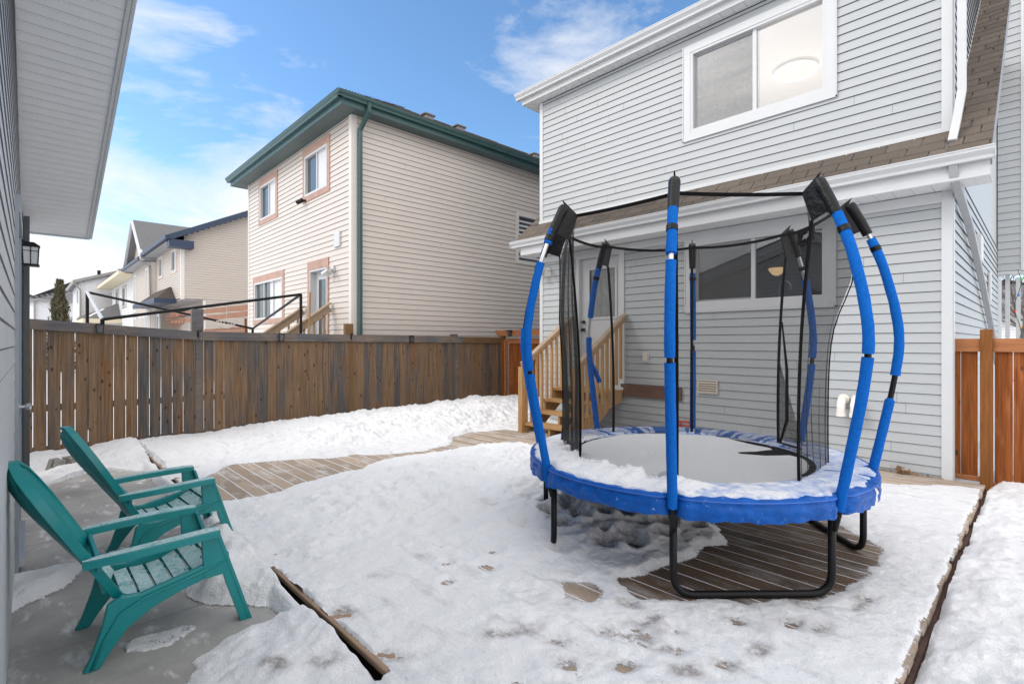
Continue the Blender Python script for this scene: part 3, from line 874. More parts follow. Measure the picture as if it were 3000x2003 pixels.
# openings: door, kitchen window, upper window  (a = X + 6.833)
A = lambda x: x + 6.833
doorh = (A(-5.93), A(-4.90), .72, 3.06)
kitch = (A(-3.80), A(-1.82), 1.96, 3.08)
upw = (A(-3.83), A(-1.81), 4.56, 5.98)
m = MB()
F1.siding(m, .07, WW - .08, .03, 3.15, holes=(doorh, kitch), zstart=.0, overlaps=True)
F1.siding(m, .07, WW - .08, 3.82, 6.14, holes=(upw,), zstart=3.80, overlaps=True)
Fs = Fr((-.713, 7.31), (0, 1), (1, 0))
Fs.siding(m, .08, 7.5, .0, 3.45, zstart=0)
# upper side wall above the sloping roof strip
Fs.siding(m, .08, 7.5, 3.45, 7.2, zstart=3.45, top=lambda z: (.08, min(7.5, max(.08, (z - 3.80) / .865))) if z > 3.9 else None)
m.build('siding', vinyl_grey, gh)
m = MB()   # wall bodies behind the cladding
for (a0, a1, z0, z1) in ((0, doorh[0], 0, 3.4), (doorh[0], doorh[1], 0, .72), (doorh[0], WW, 3.08, 3.8), (doorh[1], kitch[0], 0, 3.08), (kitch[0], kitch[1], 0, 1.96), (kitch[1], WW, 0, 3.08),
                         (0, upw[0], 3.8, 6.14), (upw[0], upw[1], 3.8, 4.56), (upw[0], upw[1], 5.98, 6.14), (upw[1], WW, 3.8, 6.14), (0, doorh[0], 3.4, 3.8), (doorh[0], doorh[1], 3.06, 3.08)):
    F1.box(m, a0 + .01, a1 - .0, -.14, -.003, z0, z1)
Fs.box(m, .15, 9.0, -.13, -.003, 0, 6.3)
m.box(-6.82, -6.69, 7.46, 16.3, 0, 6.3)
m.build('wall', vinyl_grey, gh)
for F_, b_ in ((F1, (-.008, .07, 0, .02, 0, 3.2)), (F1, (WW - .085, WW + .008, 0, .02, 0, 3.16)), (F1, (-.008, .07, 0, .02, 3.82, 6.14)), (F1, (WW - .085, WW + .008, 0, .02, 3.84, 6.14)), (Fs, (0, .085, 0, .0195, 0, 3.16)), (Fs, (0, .085, 0, .0195, 3.92, 6.14))):
    m = MB(); F_.box(m, *b_); m.build('corner_board', vinyl_white, gh)
m = MB(); F1.box(m, -.02, WW + .02, .015, .03, 3.775, 3.845)
m.build('flashing', alum_white, gh)
# skirt roof + side strip, laid in real courses of tabs
def shingles(x0, x1, y0, zfun, ylen, exp=.145, tab=.33, seed=1, th=.009, ax='y', sgn=1):
    m = MB(); r_ = random.Random(seed); n = int(math.ceil(ylen / exp))
    for i in range(n):
        ya = y0 + i * exp; yb = ya + exp + .02
        if yb > y0 + ylen: yb = y0 + ylen
        off = (i % 2) * tab / 2 + (i % 3) * .04
        x = x0 - off
        while x < x1:
            a = max(x, x0); b_ = min(x + tab, x1); x = b_ if b_ > x else x + tab
            if b_ - a < .01: continue
            z0_, z1_ = zfun(ya), zfun(yb)
            m.hexa([(a, ya, z0_), (b_ - .012, ya, z0_), (b_ - .012, yb, z1_ - th), (a, yb, z1_ - th), (a, ya, z0_ + th * 2), (b_ - .012, ya, z0_ + th * 2), (b_ - .012, yb, z1_ + th * .4), (a, yb, z1_ + th * .4)])
    return m
rz = lambda y_: 3.405 + .865 * (y_ - 6.85)
m = shingles(-7.13, -.715, 6.84, rz, .47, seed=2)
m2 = shingles(-.712, -.36, 6.84, rz, 4.6, seed=4)
m3 = shingles(-7.13, -6.85, 7.32, rz, 3.5, seed=6)
for k in (m2, m3):
    n = len(m.v); m.v += k.v; m.f += [tuple(i + n for i in f) for f in k.f]
m.build('roof', shingle_brown, gh)
m = MB()
m.prism([(-.372, 6.86, 3.39), (-.372, 11.4, 3.39 + .865 * 4.54), (-.372, 11.4, 3.2 + .865 * 4.54), (-.372, 6.95, 3.26)], (-.338, 0, 0))
m.build('rake_edge', grey_trim, gh)
m = MB()
m.prism([(-6.87, 6.86, 3.39), (-6.87, 10.8, 3.39 + .865 * 3.94), (-6.87, 10.8, 3.2 + .865 * 3.94), (-6.87, 6.95, 3.26)], (-.25, 0, 0))
m.prism([(-6.87, 6.86, 3.39), (-6.87, 7.305, 3.78), (-6.87, 7.305, 3.6), (-6.87, 6.95, 3.26)], (6.15, 0, 0))
m.build('roof_deck', alum_white, gh)
m = MB()    # flashing line along the upper side wall
for k in range(12):
    ya = 7.35 + k * .3; m.bar((-.705, ya, rz(ya) + .03), (-.705, ya + .3, rz(ya + .3) + .03), .006, .03)
m.build('step_flashing', alum_white, gh)
def gutter(a, b, z, out, hgt=.10, dep=.10):
    """K style gutter running a->b (xy), out = outward unit"""
    a = Vector((*a, z)); b = Vector((*b, z)); o = Vector((*out, 0)); e = b - a
    pr_ = [(0, -hgt), (dep * .62, -hgt), (dep * .66, -hgt * .72), (dep * .98, -hgt * .34), (dep, -.012), (dep * 1.06, -.012), (dep * 1.06, 0), (dep * .9, 0), (dep * .9, -.012), (dep * .86, -hgt * .34), (dep * .56, -hgt * .9), (.008, -hgt * .9), (.008, 0), (0, 0)]
    m = MB(); m.prism([tuple(a + o * u + Vector((0, 0, v))) for u, v in pr_], tuple(e)); return m
g = gutter((-7.17, 6.90), (-.345, 6.90), 3.42, (0, -1), .115, .115)
gob = g.build('gutter', alum_white, gh)
for x in (-7.174, -.3445):
    m = MB(); m.box(x, x + .0035, 6.80, 6.90, 3.31, 3.418); m.build('end_cap', alum_white, gob)
m = MB(); m.box(-6.98, -.385, 6.902, 6.93, 3.155, 3.37)
m.build('fascia', alum_white, gh)
def soffit_panels(x0, x1, y0, y1, z, pitch=.2, th=.006, holes=False):
    m = MB(); x = x0
    while x < x1:
        b_ = min(x + pitch, x1); m.box(x + .003, b_ - .002, y0, y1, z, z + th); 
        m.box(x, x + .003, y0, y1, z + .004, z + .01)
        x += pitch
    return m
soffit_panels(-6.97, -.39, 6.93, 7.30, 3.155, .17).build('soffit', soffit_white, gh)
m = MB(); F1.box(m, .07, WW - .085, .012, .03, 3.03, 3.145); m.build('frieze', alum_white, gh)
# eyebrow ends that close the overhang
m = MB(); m.box(-.712, -.385, 6.931, 7.28, 3.157, 3.17); m.build('eave_return', alum_white, gh)
# upper eave
g = gutter((-7.24, 7.10), (-.70, 7.10), 6.36, (0, -1), .115, .115); g.build('gutter', alum_white, gh)
m = MB(); m.box(-7.14, -.71, 7.102, 7.13, 6.15, 6.33); m.box(-7.14, -7.12, 7.13, 16.5, 6.15, 6.33)
m.build('fascia', alum_white, gh)
soffit_panels(-7.12, -.71, 7.13, 7.30, 6.152, .17).build('soffit', soffit_white, gh)
m = MB(); m.box(-7.12, -6.84, 7.3, 16.4, 6.152, 6.16); m.build('soffit', soffit_white, gh)
m = MB()
m.prism([(-7.2, 7.05, 6.345), (-7.2, 11.8, 8.6), (-7.2, 16.6, 6.345)], (6.48, 0, 0)); m.build('roof', shingle_brown, gh)
# front wing seen past the side wall
Fw = Fr((-.70, 14.6), (1, 0), (0, -1))
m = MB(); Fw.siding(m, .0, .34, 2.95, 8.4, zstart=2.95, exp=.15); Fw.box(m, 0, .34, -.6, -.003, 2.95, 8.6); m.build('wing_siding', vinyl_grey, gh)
m = MB(); Fw.box(m, .34, .385, -.1, .02, 2.93, 8.6); Fw.box(m, .0, .385, -.5, .02, 2.90, 2.945); m.build('wing_trim', vinyl_white, gh)
m = MB(); m.box(-.60, -.53, 14.9, 14.98, -.3, 2.9); m.build('porch_post', vinyl_white, gh)
m = MB(); m.box(-.46, -.39, 15.6, 15.68, -.3, 2.9); m.build('porch_post', vinyl_white, gh)
# side wall vents
m = MB(); Fs.box(m, 2.15, 2.5, .014, .10, 2.62, 2.98); m.build('side_vent', vinyl_white, gh, bevel=.01)
m = MB(); Fs.box(m, 4.75, 4.95, .014, .05, 2.2, 2.7); m.build('side_vent', vinyl_white, gh, bevel=.01)
# downspouts
def spout(path, m_, parent, name='downspout', w_=.075, d_=.055):
    m = MB()
    for a, b_ in zip(path, path[1:]):
        a = Vector(a); b_ = Vector(b_); e = (b_ - a).normalized() * .012
        m.bar(a - e, b_ + e, w_, d_, up=(0, 1, 0) if abs((b_ - a).normalized().z) > .5 else (0, 0, 1))
    return m.build(name, m_, parent, bevel=.008)
spout([(-.60, 7.20, 6.25), (-.625, 7.245, 6.1), (-.625, 7.245, 4.18), (-.665, 7.18, 3.83), (-.685, 7.07, 3.62)], alum_white, gh)
spout([(-.66, 6.87, 3.31), (-.655, 6.92, 3.2), (-.645, 7.12, 3.12), (-.645, 8.2, 2.93), (-.645, 9.8, 2.45), (-.645, 12.0, 1.70), (-.645, 13.2, 1.1)], mat('aluminium_shaded', (.36, .37, .38), .45, .05), gh)  # lower downspout: its shade is painted in as a darker grey
# upper window
def big_window(name, a0, a1, z0, z1, mull, tr=.11, sill=None, panes=None):
    t = MB()
    F1.box(t, a0, a1, .0, .026, z0, z0 + tr); F1.box(t, a0, a1, .0, .026, z1 - tr, z1)
    F1.box(t, a0, a0 + tr, .0, .024, z0 + tr, z1 - tr); F1.box(t, a1 - tr, a1, .0, .024, z0 + tr, z1 - tr)
    # thin J channel
    F1.box(t, a0 - .015, a0 - .001, .0, .034, z0 - .02, z1); F1.box(t, a1 + .001, a1 + .015, .0, .034, z0 - .02, z1); F1.box(t, a0 - .015, a1 + .015, .0, .034, z0 - .022, z0 - .002)
    wo = t.build('window', vinyl_white, gh)
    f = MB(); i0, i1, j0, j1 = a0 + tr, a1 - tr, z0 + tr, z1 - tr; k = .035
    for (p, q_, r_, s_) in ((i0, i1, j0, j0 + k), (i0, i1, j1 - k, j1), (i0, i0 + k, j0 + k, j1 - k), (i1 - k, i1, j0 + k, j1 - k)):
        F1.box(f, p, q_, -.12, .018, r_, s_)
    F1.box(f, mull - .025, mull + .025, -.085, -.02, j0 + k, j1 - k)
    # sliding sash on the left
    q0, q1 = i0 + k, mull - .025; k2 = .028
    for (p, q_, r_, s_) in ((q0, q1, j0 + k, j0 + k + k2), (q0, q1, j1 - k - k2, j1 - k), (q0, q0 + k2, j0 + k + k2, j1 - k - k2)):
        F1.box(f, p, q_, -.075, -.04, r_, s_)
    f.build('frame', vinyl_white, wo)
    p1 = MB(); F1.box(p1, q0 + k2, q1, -.062, -.056, j0 + k + k2, j1 - k - k2); p1.build('pane', glass, wo)
    p2 = MB(); F1.box(p2, mull + .025, i1 - k, -.052, -.046, j0 + k, j1 - k); p2.build('pane', glass, wo)
    return wo
w1 = big_window('upper', upw[0], upw[1], upw[2], upw[3], A(-2.80))
w2 = big_window('kitchen', kitch[0], kitch[1], kitch[2], kitch[3], A(-2.82), tr=.105)
scr = netmat('insect_screen', (.13, .13, .13), .30, 1500, .1)
for wo_, aa, bb, c, d in ((w2, A(-3.80) + .14, A(-2.85), kitch[2] + .14, kitch[3] - .14), (w1, upw[0] + .145, A(-2.83), upw[2] + .145, upw[3] - .145)):
    m = MB(); m.quad(F1.p(aa, -.034, c), F1.p(bb, -.034, c), F1.p(bb, -.034, d), F1.p(aa, -.034, d)); m.build('insect_screen', scr, wo_)
# sheer curtain in upper left sash: moire folds
sheer = netmat('sheer_curtain', (.85, .78, .75), .72, 9)
m = MB(); rows = []
for j in range(2):
    z_ = 4.62 + j * 1.3
    rows.append([(-3.72 + .0105 * i, 7.50 + .018 * math.sin(i * .55) + .01 * math.sin(i * .17), z_) for i in range(90)])
m.grid(rows); m.build('curtain', sheer, w1, smooth=True)
# rooms behind the two glazed windows
def room(x0, x1, y0, y1, z0, z1, mt, name):
    m = MB()
    m.quad((x0, y1, z0), (x1, y1, z0), (x1, y1, z1), (x0, y1, z1)); m.quad((x0, y0, z0), (x0, y1, z0), (x0, y1, z1), (x0, y0, z1))
    m.quad((x1, y0, z0), (x1, y0, z1), (x1, y1, z1), (x1, y1, z0)); m.quad((x0, y0, z0), (x1, y0, z0), (x1, y1, z0), (x0, y1, z0))
    m.quad((x0, y0, z1), (x0, y1, z1), (x1, y1, z1), (x1, y0, z1))
    return m.build(name, mt, gh)
room(-6.0, -.9, 7.455, 11.5, 3.9, 6.02, room_white, 'bedroom_interior')
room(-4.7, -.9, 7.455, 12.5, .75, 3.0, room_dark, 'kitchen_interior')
lamp_w = emis('lamp_warm', (1, .62, .30), 1.6)
lamp_ring = emis('lamp_ring', (1, .80, .62), .75)
t = empty('ring_ceiling_lamp', (-2.86, 9.2, 6.0), 'lit round ceiling lamp with a glowing rim behind the upper window', 'lamp')
m = MB(); m.tube([(-2.86 + .30 * math.cos(a * R(12)), 9.2 + .30 * math.sin(a * R(12)), 5.95) for a in range(30)], .026, 8, closed=True); m.build('rim', lamp_ring, t, smooth=True)
m = MB(); m.tube([(-2.86, 9.2, 6.01), (-2.86, 9.2, 5.94)], .275, 32); m.build('shade', room_white, t)
m = MB(); m.tube([(-2.86, 9.2, 5.939), (-2.86, 9.2, 5.93)], .045, 16); m.build('bulb_cover', lamp_ring, t)
bl_ = bpy.data.lights.new('bedroom_light', 'POINT'); bl_.energy = 55; bl_.color = (1, .86, .78); bl_.shadow_soft_size = .25
blo = bpy.data.objects.new('bedroom_light', bl_); col.objects.link(blo); blo.location = (-2.86, 9.2, 4.6)
t = empty('dome_ceiling_lamp', (-3.72, 10.87, 2.95), 'lit warm dome lamp on the kitchen ceiling seen through the lower window', 'lamp')
m = MB()
for k in range(1): m.tube([(-3.72, 10.87, 2.99), (-3.72, 10.87, 2.95), (-3.72, 10.87, 2.89), (-3.72, 10.87, 2.84), (-3.72, 10.87, 2.82)], [.15, .15, .12, .07, .02], 20)
m.build('dome', lamp_w, t, smooth=True)
m = MB(); m.tube([(-3.72, 10.87, 2.995), (-3.72, 10.87, 2.97)], .185, 20); m.build('base', black_metal, t)
m = MB()
fp = [(-2.62, 7.75, 2.0), (-2.62, 7.75, 2.28)] + [(-2.62 + .075 - .075 * math.cos(R(a)), 7.75, 2.28 + .075 * math.sin(R(a))) for a in range(20, 181, 20)] + [(-2.47, 7.75, 2.2)]
m.tube(fp, .013, 8)
tag(m.build('kitchen_faucet', chrome, None, smooth=True), 'arched chrome kitchen faucet behind the lower window glass', 'faucet')
# back door
t = MB(); d0, d1, dz0, dz1 = doorh
F1.box(t, d0, d0 + .07, -.10, .03, dz0, dz1 - .07); F1.box(t, d1 - .1, d1, -.10, .03, dz0, dz1 - .07); F1.box(t, d0, d1, -.10, .032, dz1 - .07, dz1)
F1.box(t, d0, d1, -.12, .05, dz0 - .03, dz0 + .02)
dfo = t.build('door_frame', vinyl_white, gh)
t = MB(); l0, l1 = d0 + .07, d1 - .1; g0, g1, gz0, gz1 = l0 + .17, l1 - .10, dz0 + 1.20, dz1 - .26
F1.box(t, l0, g0, -.09, -.045, dz0 + .02, dz1 - .07); F1.box(t, g1, l1, -.09, -.045, dz0 + .02, dz1 - .07)
F1.box(t, g0, g1, -.09, -.045, dz0 + .02, gz0); F1.box(t, g0, g1, -.09, -.045, gz1, dz1 - .07)
F1.box(t, g0 - .02, g0 + .02, -.045, -.03, gz0 - .02, gz1 + .02); F1.box(t, g1 - .02, g1 + .02, -.045, -.03, gz0 - .02, gz1 + .02)
F1.box(t, g0 + .02, g1 - .02, -.045, -.03, gz0 - .02, gz0 + .02); F1.box(t, g0 + .02, g1 - .02, -.045, -.03, gz1 - .02, gz1 + .02)
do = t.build('door', vinyl_white, gh)
t = MB(); F1.box(t, g0 + .0, g1, -.072, -.066, gz0, gz1); t.build('door_glass', mat('door_glass', (.13, .135, .14), .08, .5, (14, 14, 4), spec=1), do)
for zz in (1.0, 1.14):
    t = MB(); c = l0 + .065; P_ = F1.p
    t.tube([P_(c, -.045, dz0 + zz), P_(c, -.03, dz0 + zz), P_(c, .0, dz0 + zz), P_(c, .02, dz0 + zz)], [.03, .03, .022 if zz > 1.1 else .012, .03 if zz < 1.1 else .02], 14)
    t.build('door_knob', black_metal, do, smooth=2)
# fixtures on the rear wall
t = empty('flood_light', (-6.6, 7.28, 2.86), 'twin-head white flood light on the grey house wall left of the door', 'light')
m = MB(); m.tube([(-6.60, 7.30, 2.86), (-6.60, 7.26, 2.86)], .06, 18); m.build('base', vinyl_white, t, smooth=2)
for s in (-1, 1):
    m = MB(); m.tube([(-6.6 + s * .02, 7.26, 2.86), (-6.6 + s * .06, 7.22, 2.84), (-6.6 + s * .09, 7.17, 2.82), (-6.6 + s * .13, 7.11, 2.78)], [.014, .03, .05, .06], 12)
    m.build('lamp_head', steel, t, smooth=2)
t = empty('dryer_vent', (-3.45, 7.28, .84), 'white louvred vent cover low on the grey wall under the window', 'vent')
m = MB(); m.box(-3.60, -3.585, 7.27, 7.30, .74, .94); m.box(-3.315, -3.30, 7.27, 7.30, .74, .94); m.box(-3.585, -3.315, 7.27, 7.30, .925, .94); m.box(-3.585, -3.315, 7.27, 7.30, .74, .755); m.build('frame', beige_plastic, t)
m = MB()
for k in range(5): m.prism([(-3.584, 7.262, .76 + k * .033), (-3.584, 7.292, .785 + k * .033), (-3.584, 7.296, .785 + k * .033), (-3.584, 7.266, .757 + k * .033)], (.268, 0, 0))
m.build('louvre', beige_plastic, t)
t = empty('outdoor_outlet', (-4.49, 7.28, 1.25), 'small beige electrical outlet box on the grey wall right of the door', 'outlet')
m = MB(); m.box(-4.55, -4.43, 7.285, 7.30, 1.16, 1.34); m.build('plate', vinyl_white, t, bevel=.004)
m = MB(); m.box(-4.53, -4.45, 7.255, 7.285, 1.18, 1.32); m.build('cover', beige_plastic, t, bevel=.008)
for i, (x, lab) in enumerate(((-1.725, 'left elbow of the two white furnace pipes on the grey wall'), (-1.585, 'right elbow of the two white furnace pipes on the grey wall'))):
    m = MB()
    pth = [(x, 7.30, .80), (x, 7.26, .80)] + [(x - .05 * 0, 7.26 - .09 * math.sin(R(a)), .80 - .09 + .09 * math.cos(R(a))) for a in range(15, 91, 15)] + [(x, 7.17, .64)]
    m.tube(pth, .045, 18); m.tube([(x, 7.302, .80), (x, 7.285, .80)], .062, 18); m.tube([(x, 7.17, .655), (x, 7.17, .60)], .052, 18, cap=False)
    tag(m.build('vent_pipe', pipe_white, None, smooth=2), lab, 'pipe', 'white furnace vent pipes')
# ledger plank and little red item
m = MB(); m.box(-4.95, -3.86, 7.262, 7.297, .60, .80)
tag(m.build('ledger_board', treated, None), 'dark brown plank fixed to the grey wall beside the steps', 'board')
m = MB(); m.tube([(-3.98, 7.22, .28), (-3.70, 7.22, .30)], .016, 8); m.tube([(-3.98, 7.22, .28), (-3.98, 7.24, .22), (-3.70, 7.24, .24), (-3.70, 7.22, .30)], .012, 8)
m.box(-3.99, -3.68, 7.22, 7.25, .02, .05); m.tube([(-3.84, 7.235, .03), (-3.84, 7.235, .28)], .012, 8)
tag(m.build('garden_tool', red_plastic, None), 'small red handled tool standing behind the trampoline', 'tool')
# stairs
st = empty('back_stairs', (-5.45, 6.7, 0), 'open wooden back steps with railings going up to the back door', 'stairs')
XL, XR = -5.98, -4.93
ny, rise = .235, .18
for k in range(4):
    m = MB(); y0_ = 6.02 + k * ny; m.box(XL - .03, XR + .03, y0_ - .02, y0_ + .135, .18 * (k + 1) - .055, .18 * (k + 1) - .015); m.box(XL - .03, XR + .03, y0_ + .142, y0_ + .255, .18 * (k + 1) - .055, .18 * (k + 1) - .015)
    m.build('tread', lumber, st)
m = MB(); m.box(XL - .03, XR + .03, 6.96, 7.255, .665, .70); m.build('landing', lumber, st)
for x in (XL, XR, (XL + XR) / 2):
    m = MB(); m.prism([(x - .019, 6.03, -.05), (x - .019, 6.03, .124), (x - .019, 6.265, .124), (x - .019, 6.265, .304), (x - .019, 6.5, .304), (x - .019, 6.5, .484), (x - .019, 6.735, .484), (x - .019, 6.735, .664), (x - .019, 7.25, .664), (x - .019, 7.25, .50), (x - .019, 6.9, .42), (x - .019, 6.28, -.05)], (.038, 0, 0))
    m.build('stringer', lumber, st)
m = MB(); m.box(XL, XR, 7.22, 7.255, .52, .66); m.build('beam', treated, st)
for s, x in ((-1, XL - .05), (1, XR + .05)):
    m = MB(); m.bar((x, 6.0, 1.14), (x, 7.27, 1.95), .09, .038); m.build('handrail', lumber_rail, st)
    m = MB(); m.bar((x, 6.0, 1.08), (x, 7.25, 1.88), .038, .085); m.build('handrail_support', lumber, st)
    for k in range(10):
        y_ = 6.06 + k * .128
        zt = 1.05 + (y_ - 6.0) * .64; zb = max(.0, (y_ - 6.03) * .766 - .02)
        m = MB(); m.box(x - .02 - s * .035, x + .02 - s * .035, y_ - .02, y_ + .02, zb, zt); m.build('baluster', lumber, st)
    m = MB(); m.box(x - .045, x + .045, 5.95, 6.04, -.02, 1.09); m.build('newel_post', lumber, st)
m = MB(); m.box(-5.5, -5.0, 6.45, 6.85, .02, .06); m.box(-5.4, -5.05, 6.4, 6.62, .07, .11)
tag(m.build('scrap_lumber', cedar_rail, None), 'short offcut planks lying under the back steps', 'lumber')
# dry leaves against the wall
m = MB(); r_ = random.Random(9)
for k in range(70):
    x = -1.13 + r_.gauss(0, .05); y_ = 7.22 + r_.gauss(0, .02); z_ = .012 + abs(r_.gauss(0, .025))
    a = r_.uniform(0, 6.28); s = r_.uniform(.012, .03); nrm = Vector((r_.gauss(0, 1), r_.gauss(0, 1), r_.gauss(0, 1))).normalized(); u = nrm.orthogonal().normalized() * s; v = nrm.cross(u).normalized() * s * .6; c = Vector((x, y_, z_))
    m.poly([tuple(c - u), tuple(c - v), tuple(c + u * .6), tuple(c + v)])
for k in range(60):
    x = r_.uniform(-1.7, -.75); y_ = 7.27 + r_.gauss(0, .012); c = Vector((x, y_, .008 + r_.random() * .01)); s = r_.uniform(.008, .02)
    u = Vector((r_.gauss(0, 1), r_.gauss(0, 1), .3)).normalized() * s; v = u.orthogonal().normalized() * s * .6
    m.poly([tuple(c - u), tuple(c - v), tuple(c + u), tuple(c + v)])
tag(m.build('leaf_litter', leaf_dry, None), 'clump of dry brown leaves at the foot of the grey wall', 'leaves', kind='stuff')

# ------------------------------------------------------------ beige house
def hip_roof(x0, x1, y0, y1, z, m_, name, parent, pitch=.55, th=.02, seed=3, course=.14):
    hw = (x1 - x0) / 2; zr = z + hw * pitch; cx_ = (x0 + x1) / 2
    a = (x0, y0, z); b_ = (x1, y0, z); c = (x1, y1, z); d = (x0, y1, z); r1 = (cx_, y0 + hw, zr); r2 = (cx_, y1 - hw, zr)
    m = MB(); m.poly([a, b_, r1]); m.poly([b_, c, r2, r1]); m.poly([c, d, r2]); m.poly([d, a, r1, r2]); m.poly([a, d, c, b_])
    r_ = random.Random(seed); n = int(hw / course)
    for i in range(n):        # raised course edges on the slope facing the viewer's side and the rear slope
        u0 = i * course
        for side in (0, 1):
            if side == 0: p0 = Vector((x1 - u0, y0 + u0, z + u0 * pitch)); p1 = Vector((x1 - u0, y1 - u0, z + u0 * pitch)); nn = Vector((-1, 0, pitch)); 
            else: p0 = Vector((x0 + u0, y0 + u0, z + u0 * pitch)); p1 = Vector((x1 - u0, y0 + u0, z + u0 * pitch)); nn = Vector((0, 1, pitch))
            e = p1 - p0; Ln = e.length
            if Ln < .1: continue
            e.normalize(); t_ = 0
            while t_ < Ln:
                s_ = min(r_.choice((.25, .4, .6)), Ln - t_)
                h = r_.uniform(.008, .026)
                q0 = p0 + e * t_; q1 = p0 + e * (t_ + s_ - .01); up = nn * (course * 1.02)
                m.hexa([tuple(k) for k in (q0, q1, q1 + up, q0 + up, q0 + Vector((0, 0, h)), q1 + Vector((0, 0, h)), q1 + up + Vector((0, 0, .004)), q0 + up + Vector((0, 0, .004)))])
                t_ += s_
    return m.build(name, m_, parent)
BX0, BX1, BY0, BY1 = -16.4, -9.80, 4.85, 17.0
bh = empty('beige_house', (-13.1, 4.85, 0), 'beige sided two storey house with dark green eaves and pink window trim beyond the fence', 'house')
F2 = Fr((BX0, BY0), (1, 0), (0, -1)); B = lambda x: x - BX0
F2s = Fr((BX1, BY0), (0, 1), (1, 0)); BW = BX1 - BX0
wl = [(-15.46, -13.98, 4.78, 6.04), (-12.30, -10.81, 4.80, 6.05), (-15.94, -13.51, 2.0, 3.36)]
dr = (-12.0, -10.86, .6, 3.36)
holes = [(B(a), B(b_), c, d) for a, b_, c, d in wl + [dr]]
m = MB(); F2.siding(m, .06, BW - .1, -.3, 6.14, holes=holes, zstart=-.3)
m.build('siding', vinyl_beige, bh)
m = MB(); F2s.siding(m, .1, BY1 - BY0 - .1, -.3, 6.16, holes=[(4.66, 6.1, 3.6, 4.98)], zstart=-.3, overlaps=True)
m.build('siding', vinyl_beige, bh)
m = MB(); F2.box(m, .01, BW - .01, -1.2, -.13, -.3, 6.14); m.box(BX1 - 1.2, BX1 - .12, BY0 + .02, BY1, -.3, 6.14); m.box(BX0, BX0 + .3, BY0 + .02, BY1, -.3, 6.14); m.box(BX0, BX1, BY1 - .3, BY1, -.3, 6.14)
for h in holes: pass
m.build('wall', vinyl_beige, bh)
for F_, b_ in ((F2, (-.01, .06, -.1, .02, -.3, 6.14)), (F2, (BW - .10, BW + .012, -.1, .022, -.3, 6.14)), (F2s, (.0, .10, -.1, .0205, -.3, 6.14))):
    m = MB(); F_.box(m, *b_); m.build('corner_board', vinyl_beige_trim, bh)
for i, (a, b_, c, d) in enumerate(wl):
    win_generic(F2, bh, B(a), B(b_), c, d, pink_trim, fw=.13, head=.05, mull=(.5,) if i < 2 else (.33, .66))
win_generic(F2s, bh, 4.66, 6.1, 3.6, 4.98, vinyl_beige_trim, fw=.05, mull=(), blind=False, framem=vinyl_beige_trim)
m = MB()
for k in range(9): F2s.box(m, 4.8, 5.96, -.038, -.034, 3.78 + k * .12, 3.83 + k * .12)
m.build('blind', blind_white, bh)
t = MB(); a0, a1, z0, z1 = B(dr[0]), B(dr[1]), dr[2], dr[3]
F2.box(t, a0, a0 + .1, -.01, .026, z0, z1 - .2); F2.box(t, a1 - .1, a1, -.01, .026, z0, z1 - .2); F2.box(t, a0, a1, -.01, .03, z1 - .2, z1)
dob = t.build('door_surround', pink_trim, bh)
t = MB(); F2.box(t, a0 + .1, a0 + .14, -.16, .02, z0, z1 - .2); F2.box(t, a1 - .14, a1 - .1, -.16, .02, z0, z1 - .2); F2.box(t, a0 + .14, a1 - .14, -.16, .02, z1 - .24, z1 - .2); t.build('door_frame', vinyl_white, dob)
t = MB(); F2.box(t, a0 + .14, a1 - .14, -.17, -.125, z0, z1 - .24); dd = t.build('door', vinyl_white, bh)
t = MB(); F2.box(t, a0 + .30, a1 - .30, -.124, -.118, z0 + .35, z1 - .42); t.build('door_glass', pane_dark, dd)
# eaves
ov = .42; EX0, EX1, EY0, EY1 = BX0 - ov, BX1 + .30, BY0 - .36, BY1 + ov
m = MB(); 
x = EX0
while x < EX1:
    m.box(x + .002, min(x + .098, EX1), EY0, BY0 - .005, 6.145, 6.152); x += .1
y_ = BY0
while y_ < EY1:
    m.box(BX1 + .005, EX1, y_ + .002, y_ + .098, 6.145, 6.152); y_ += .1
m.box(EX0, BX0 - .005, BY0, EY1, 6.145, 6.152)
m.build('soffit', green_soffit, bh)
m = MB(); m.box(EX0, EX1, EY0 - .02, EY0, 6.14, 6.34); m.box(EX1, EX1 + .02, EY0 - .02, EY1, 6.14, 6.34); m.box(EX0 - .02, EX0, EY0 - .02, EY1, 6.14, 6.34)
m.build('fascia', green_metal, bh)
g = gutter((EX0 - .12, EY0 - .022), (EX1 + .12, EY0 - .022), 6.37, (0, -1), .12, .115); g.build('gutter', green_metal, bh)
g = gutter((EX1 + .022, EY0 - .12), (EX1 + .022, EY1), 6.37, (1, 0), .12, .115); g.build('gutter', green_metal, bh)
rf_ = hip_roof(EX0 - .05, EX1 + .05, EY0 - .05, EY1, 6.36, shingle_dark, 'roof', bh, .55)
for y_ in (8.1, 9.2, 12.4):
    m = MB(); x = -11.86; z_ = 6.36 + (EX1 + .05 - x) * .55
    m.box(x - .12, x + .12, y_ - .14, y_ + .14, z_ - .15, z_ + .05); m.box(x - .17, x + .14, y_ - .18, y_ + .18, z_ + .05, z_ + .11)
    m.build('roof_vent', mat('vent_grey', (.15, .15, .16), .4, .1), rf_, bevel=.02)
spout([(-9.40, 5.02, 6.28), (-9.42, 5.02, 6.12), (-9.70, 4.98, 5.83), (-9.70, 4.98, -.2)], green_metal, bh, w_=.085, d_=.07)
m = MB(); F2.box(m, B(-10.55), B(-10.28), .005, .05, 3.52, 3.84); m.build('wall_vent', vinyl_white, bh, bevel=.008)
t = empty('security_camera', (-12.2, 4.8, 4.83), 'small black security camera below the right upper window of the beige house', 'camera')
m = MB(); m.tube([(-12.08, 4.83, 4.82), (-12.13, 4.76, 4.84)], .03, 10); m.build('bracket', black_plastic, t)
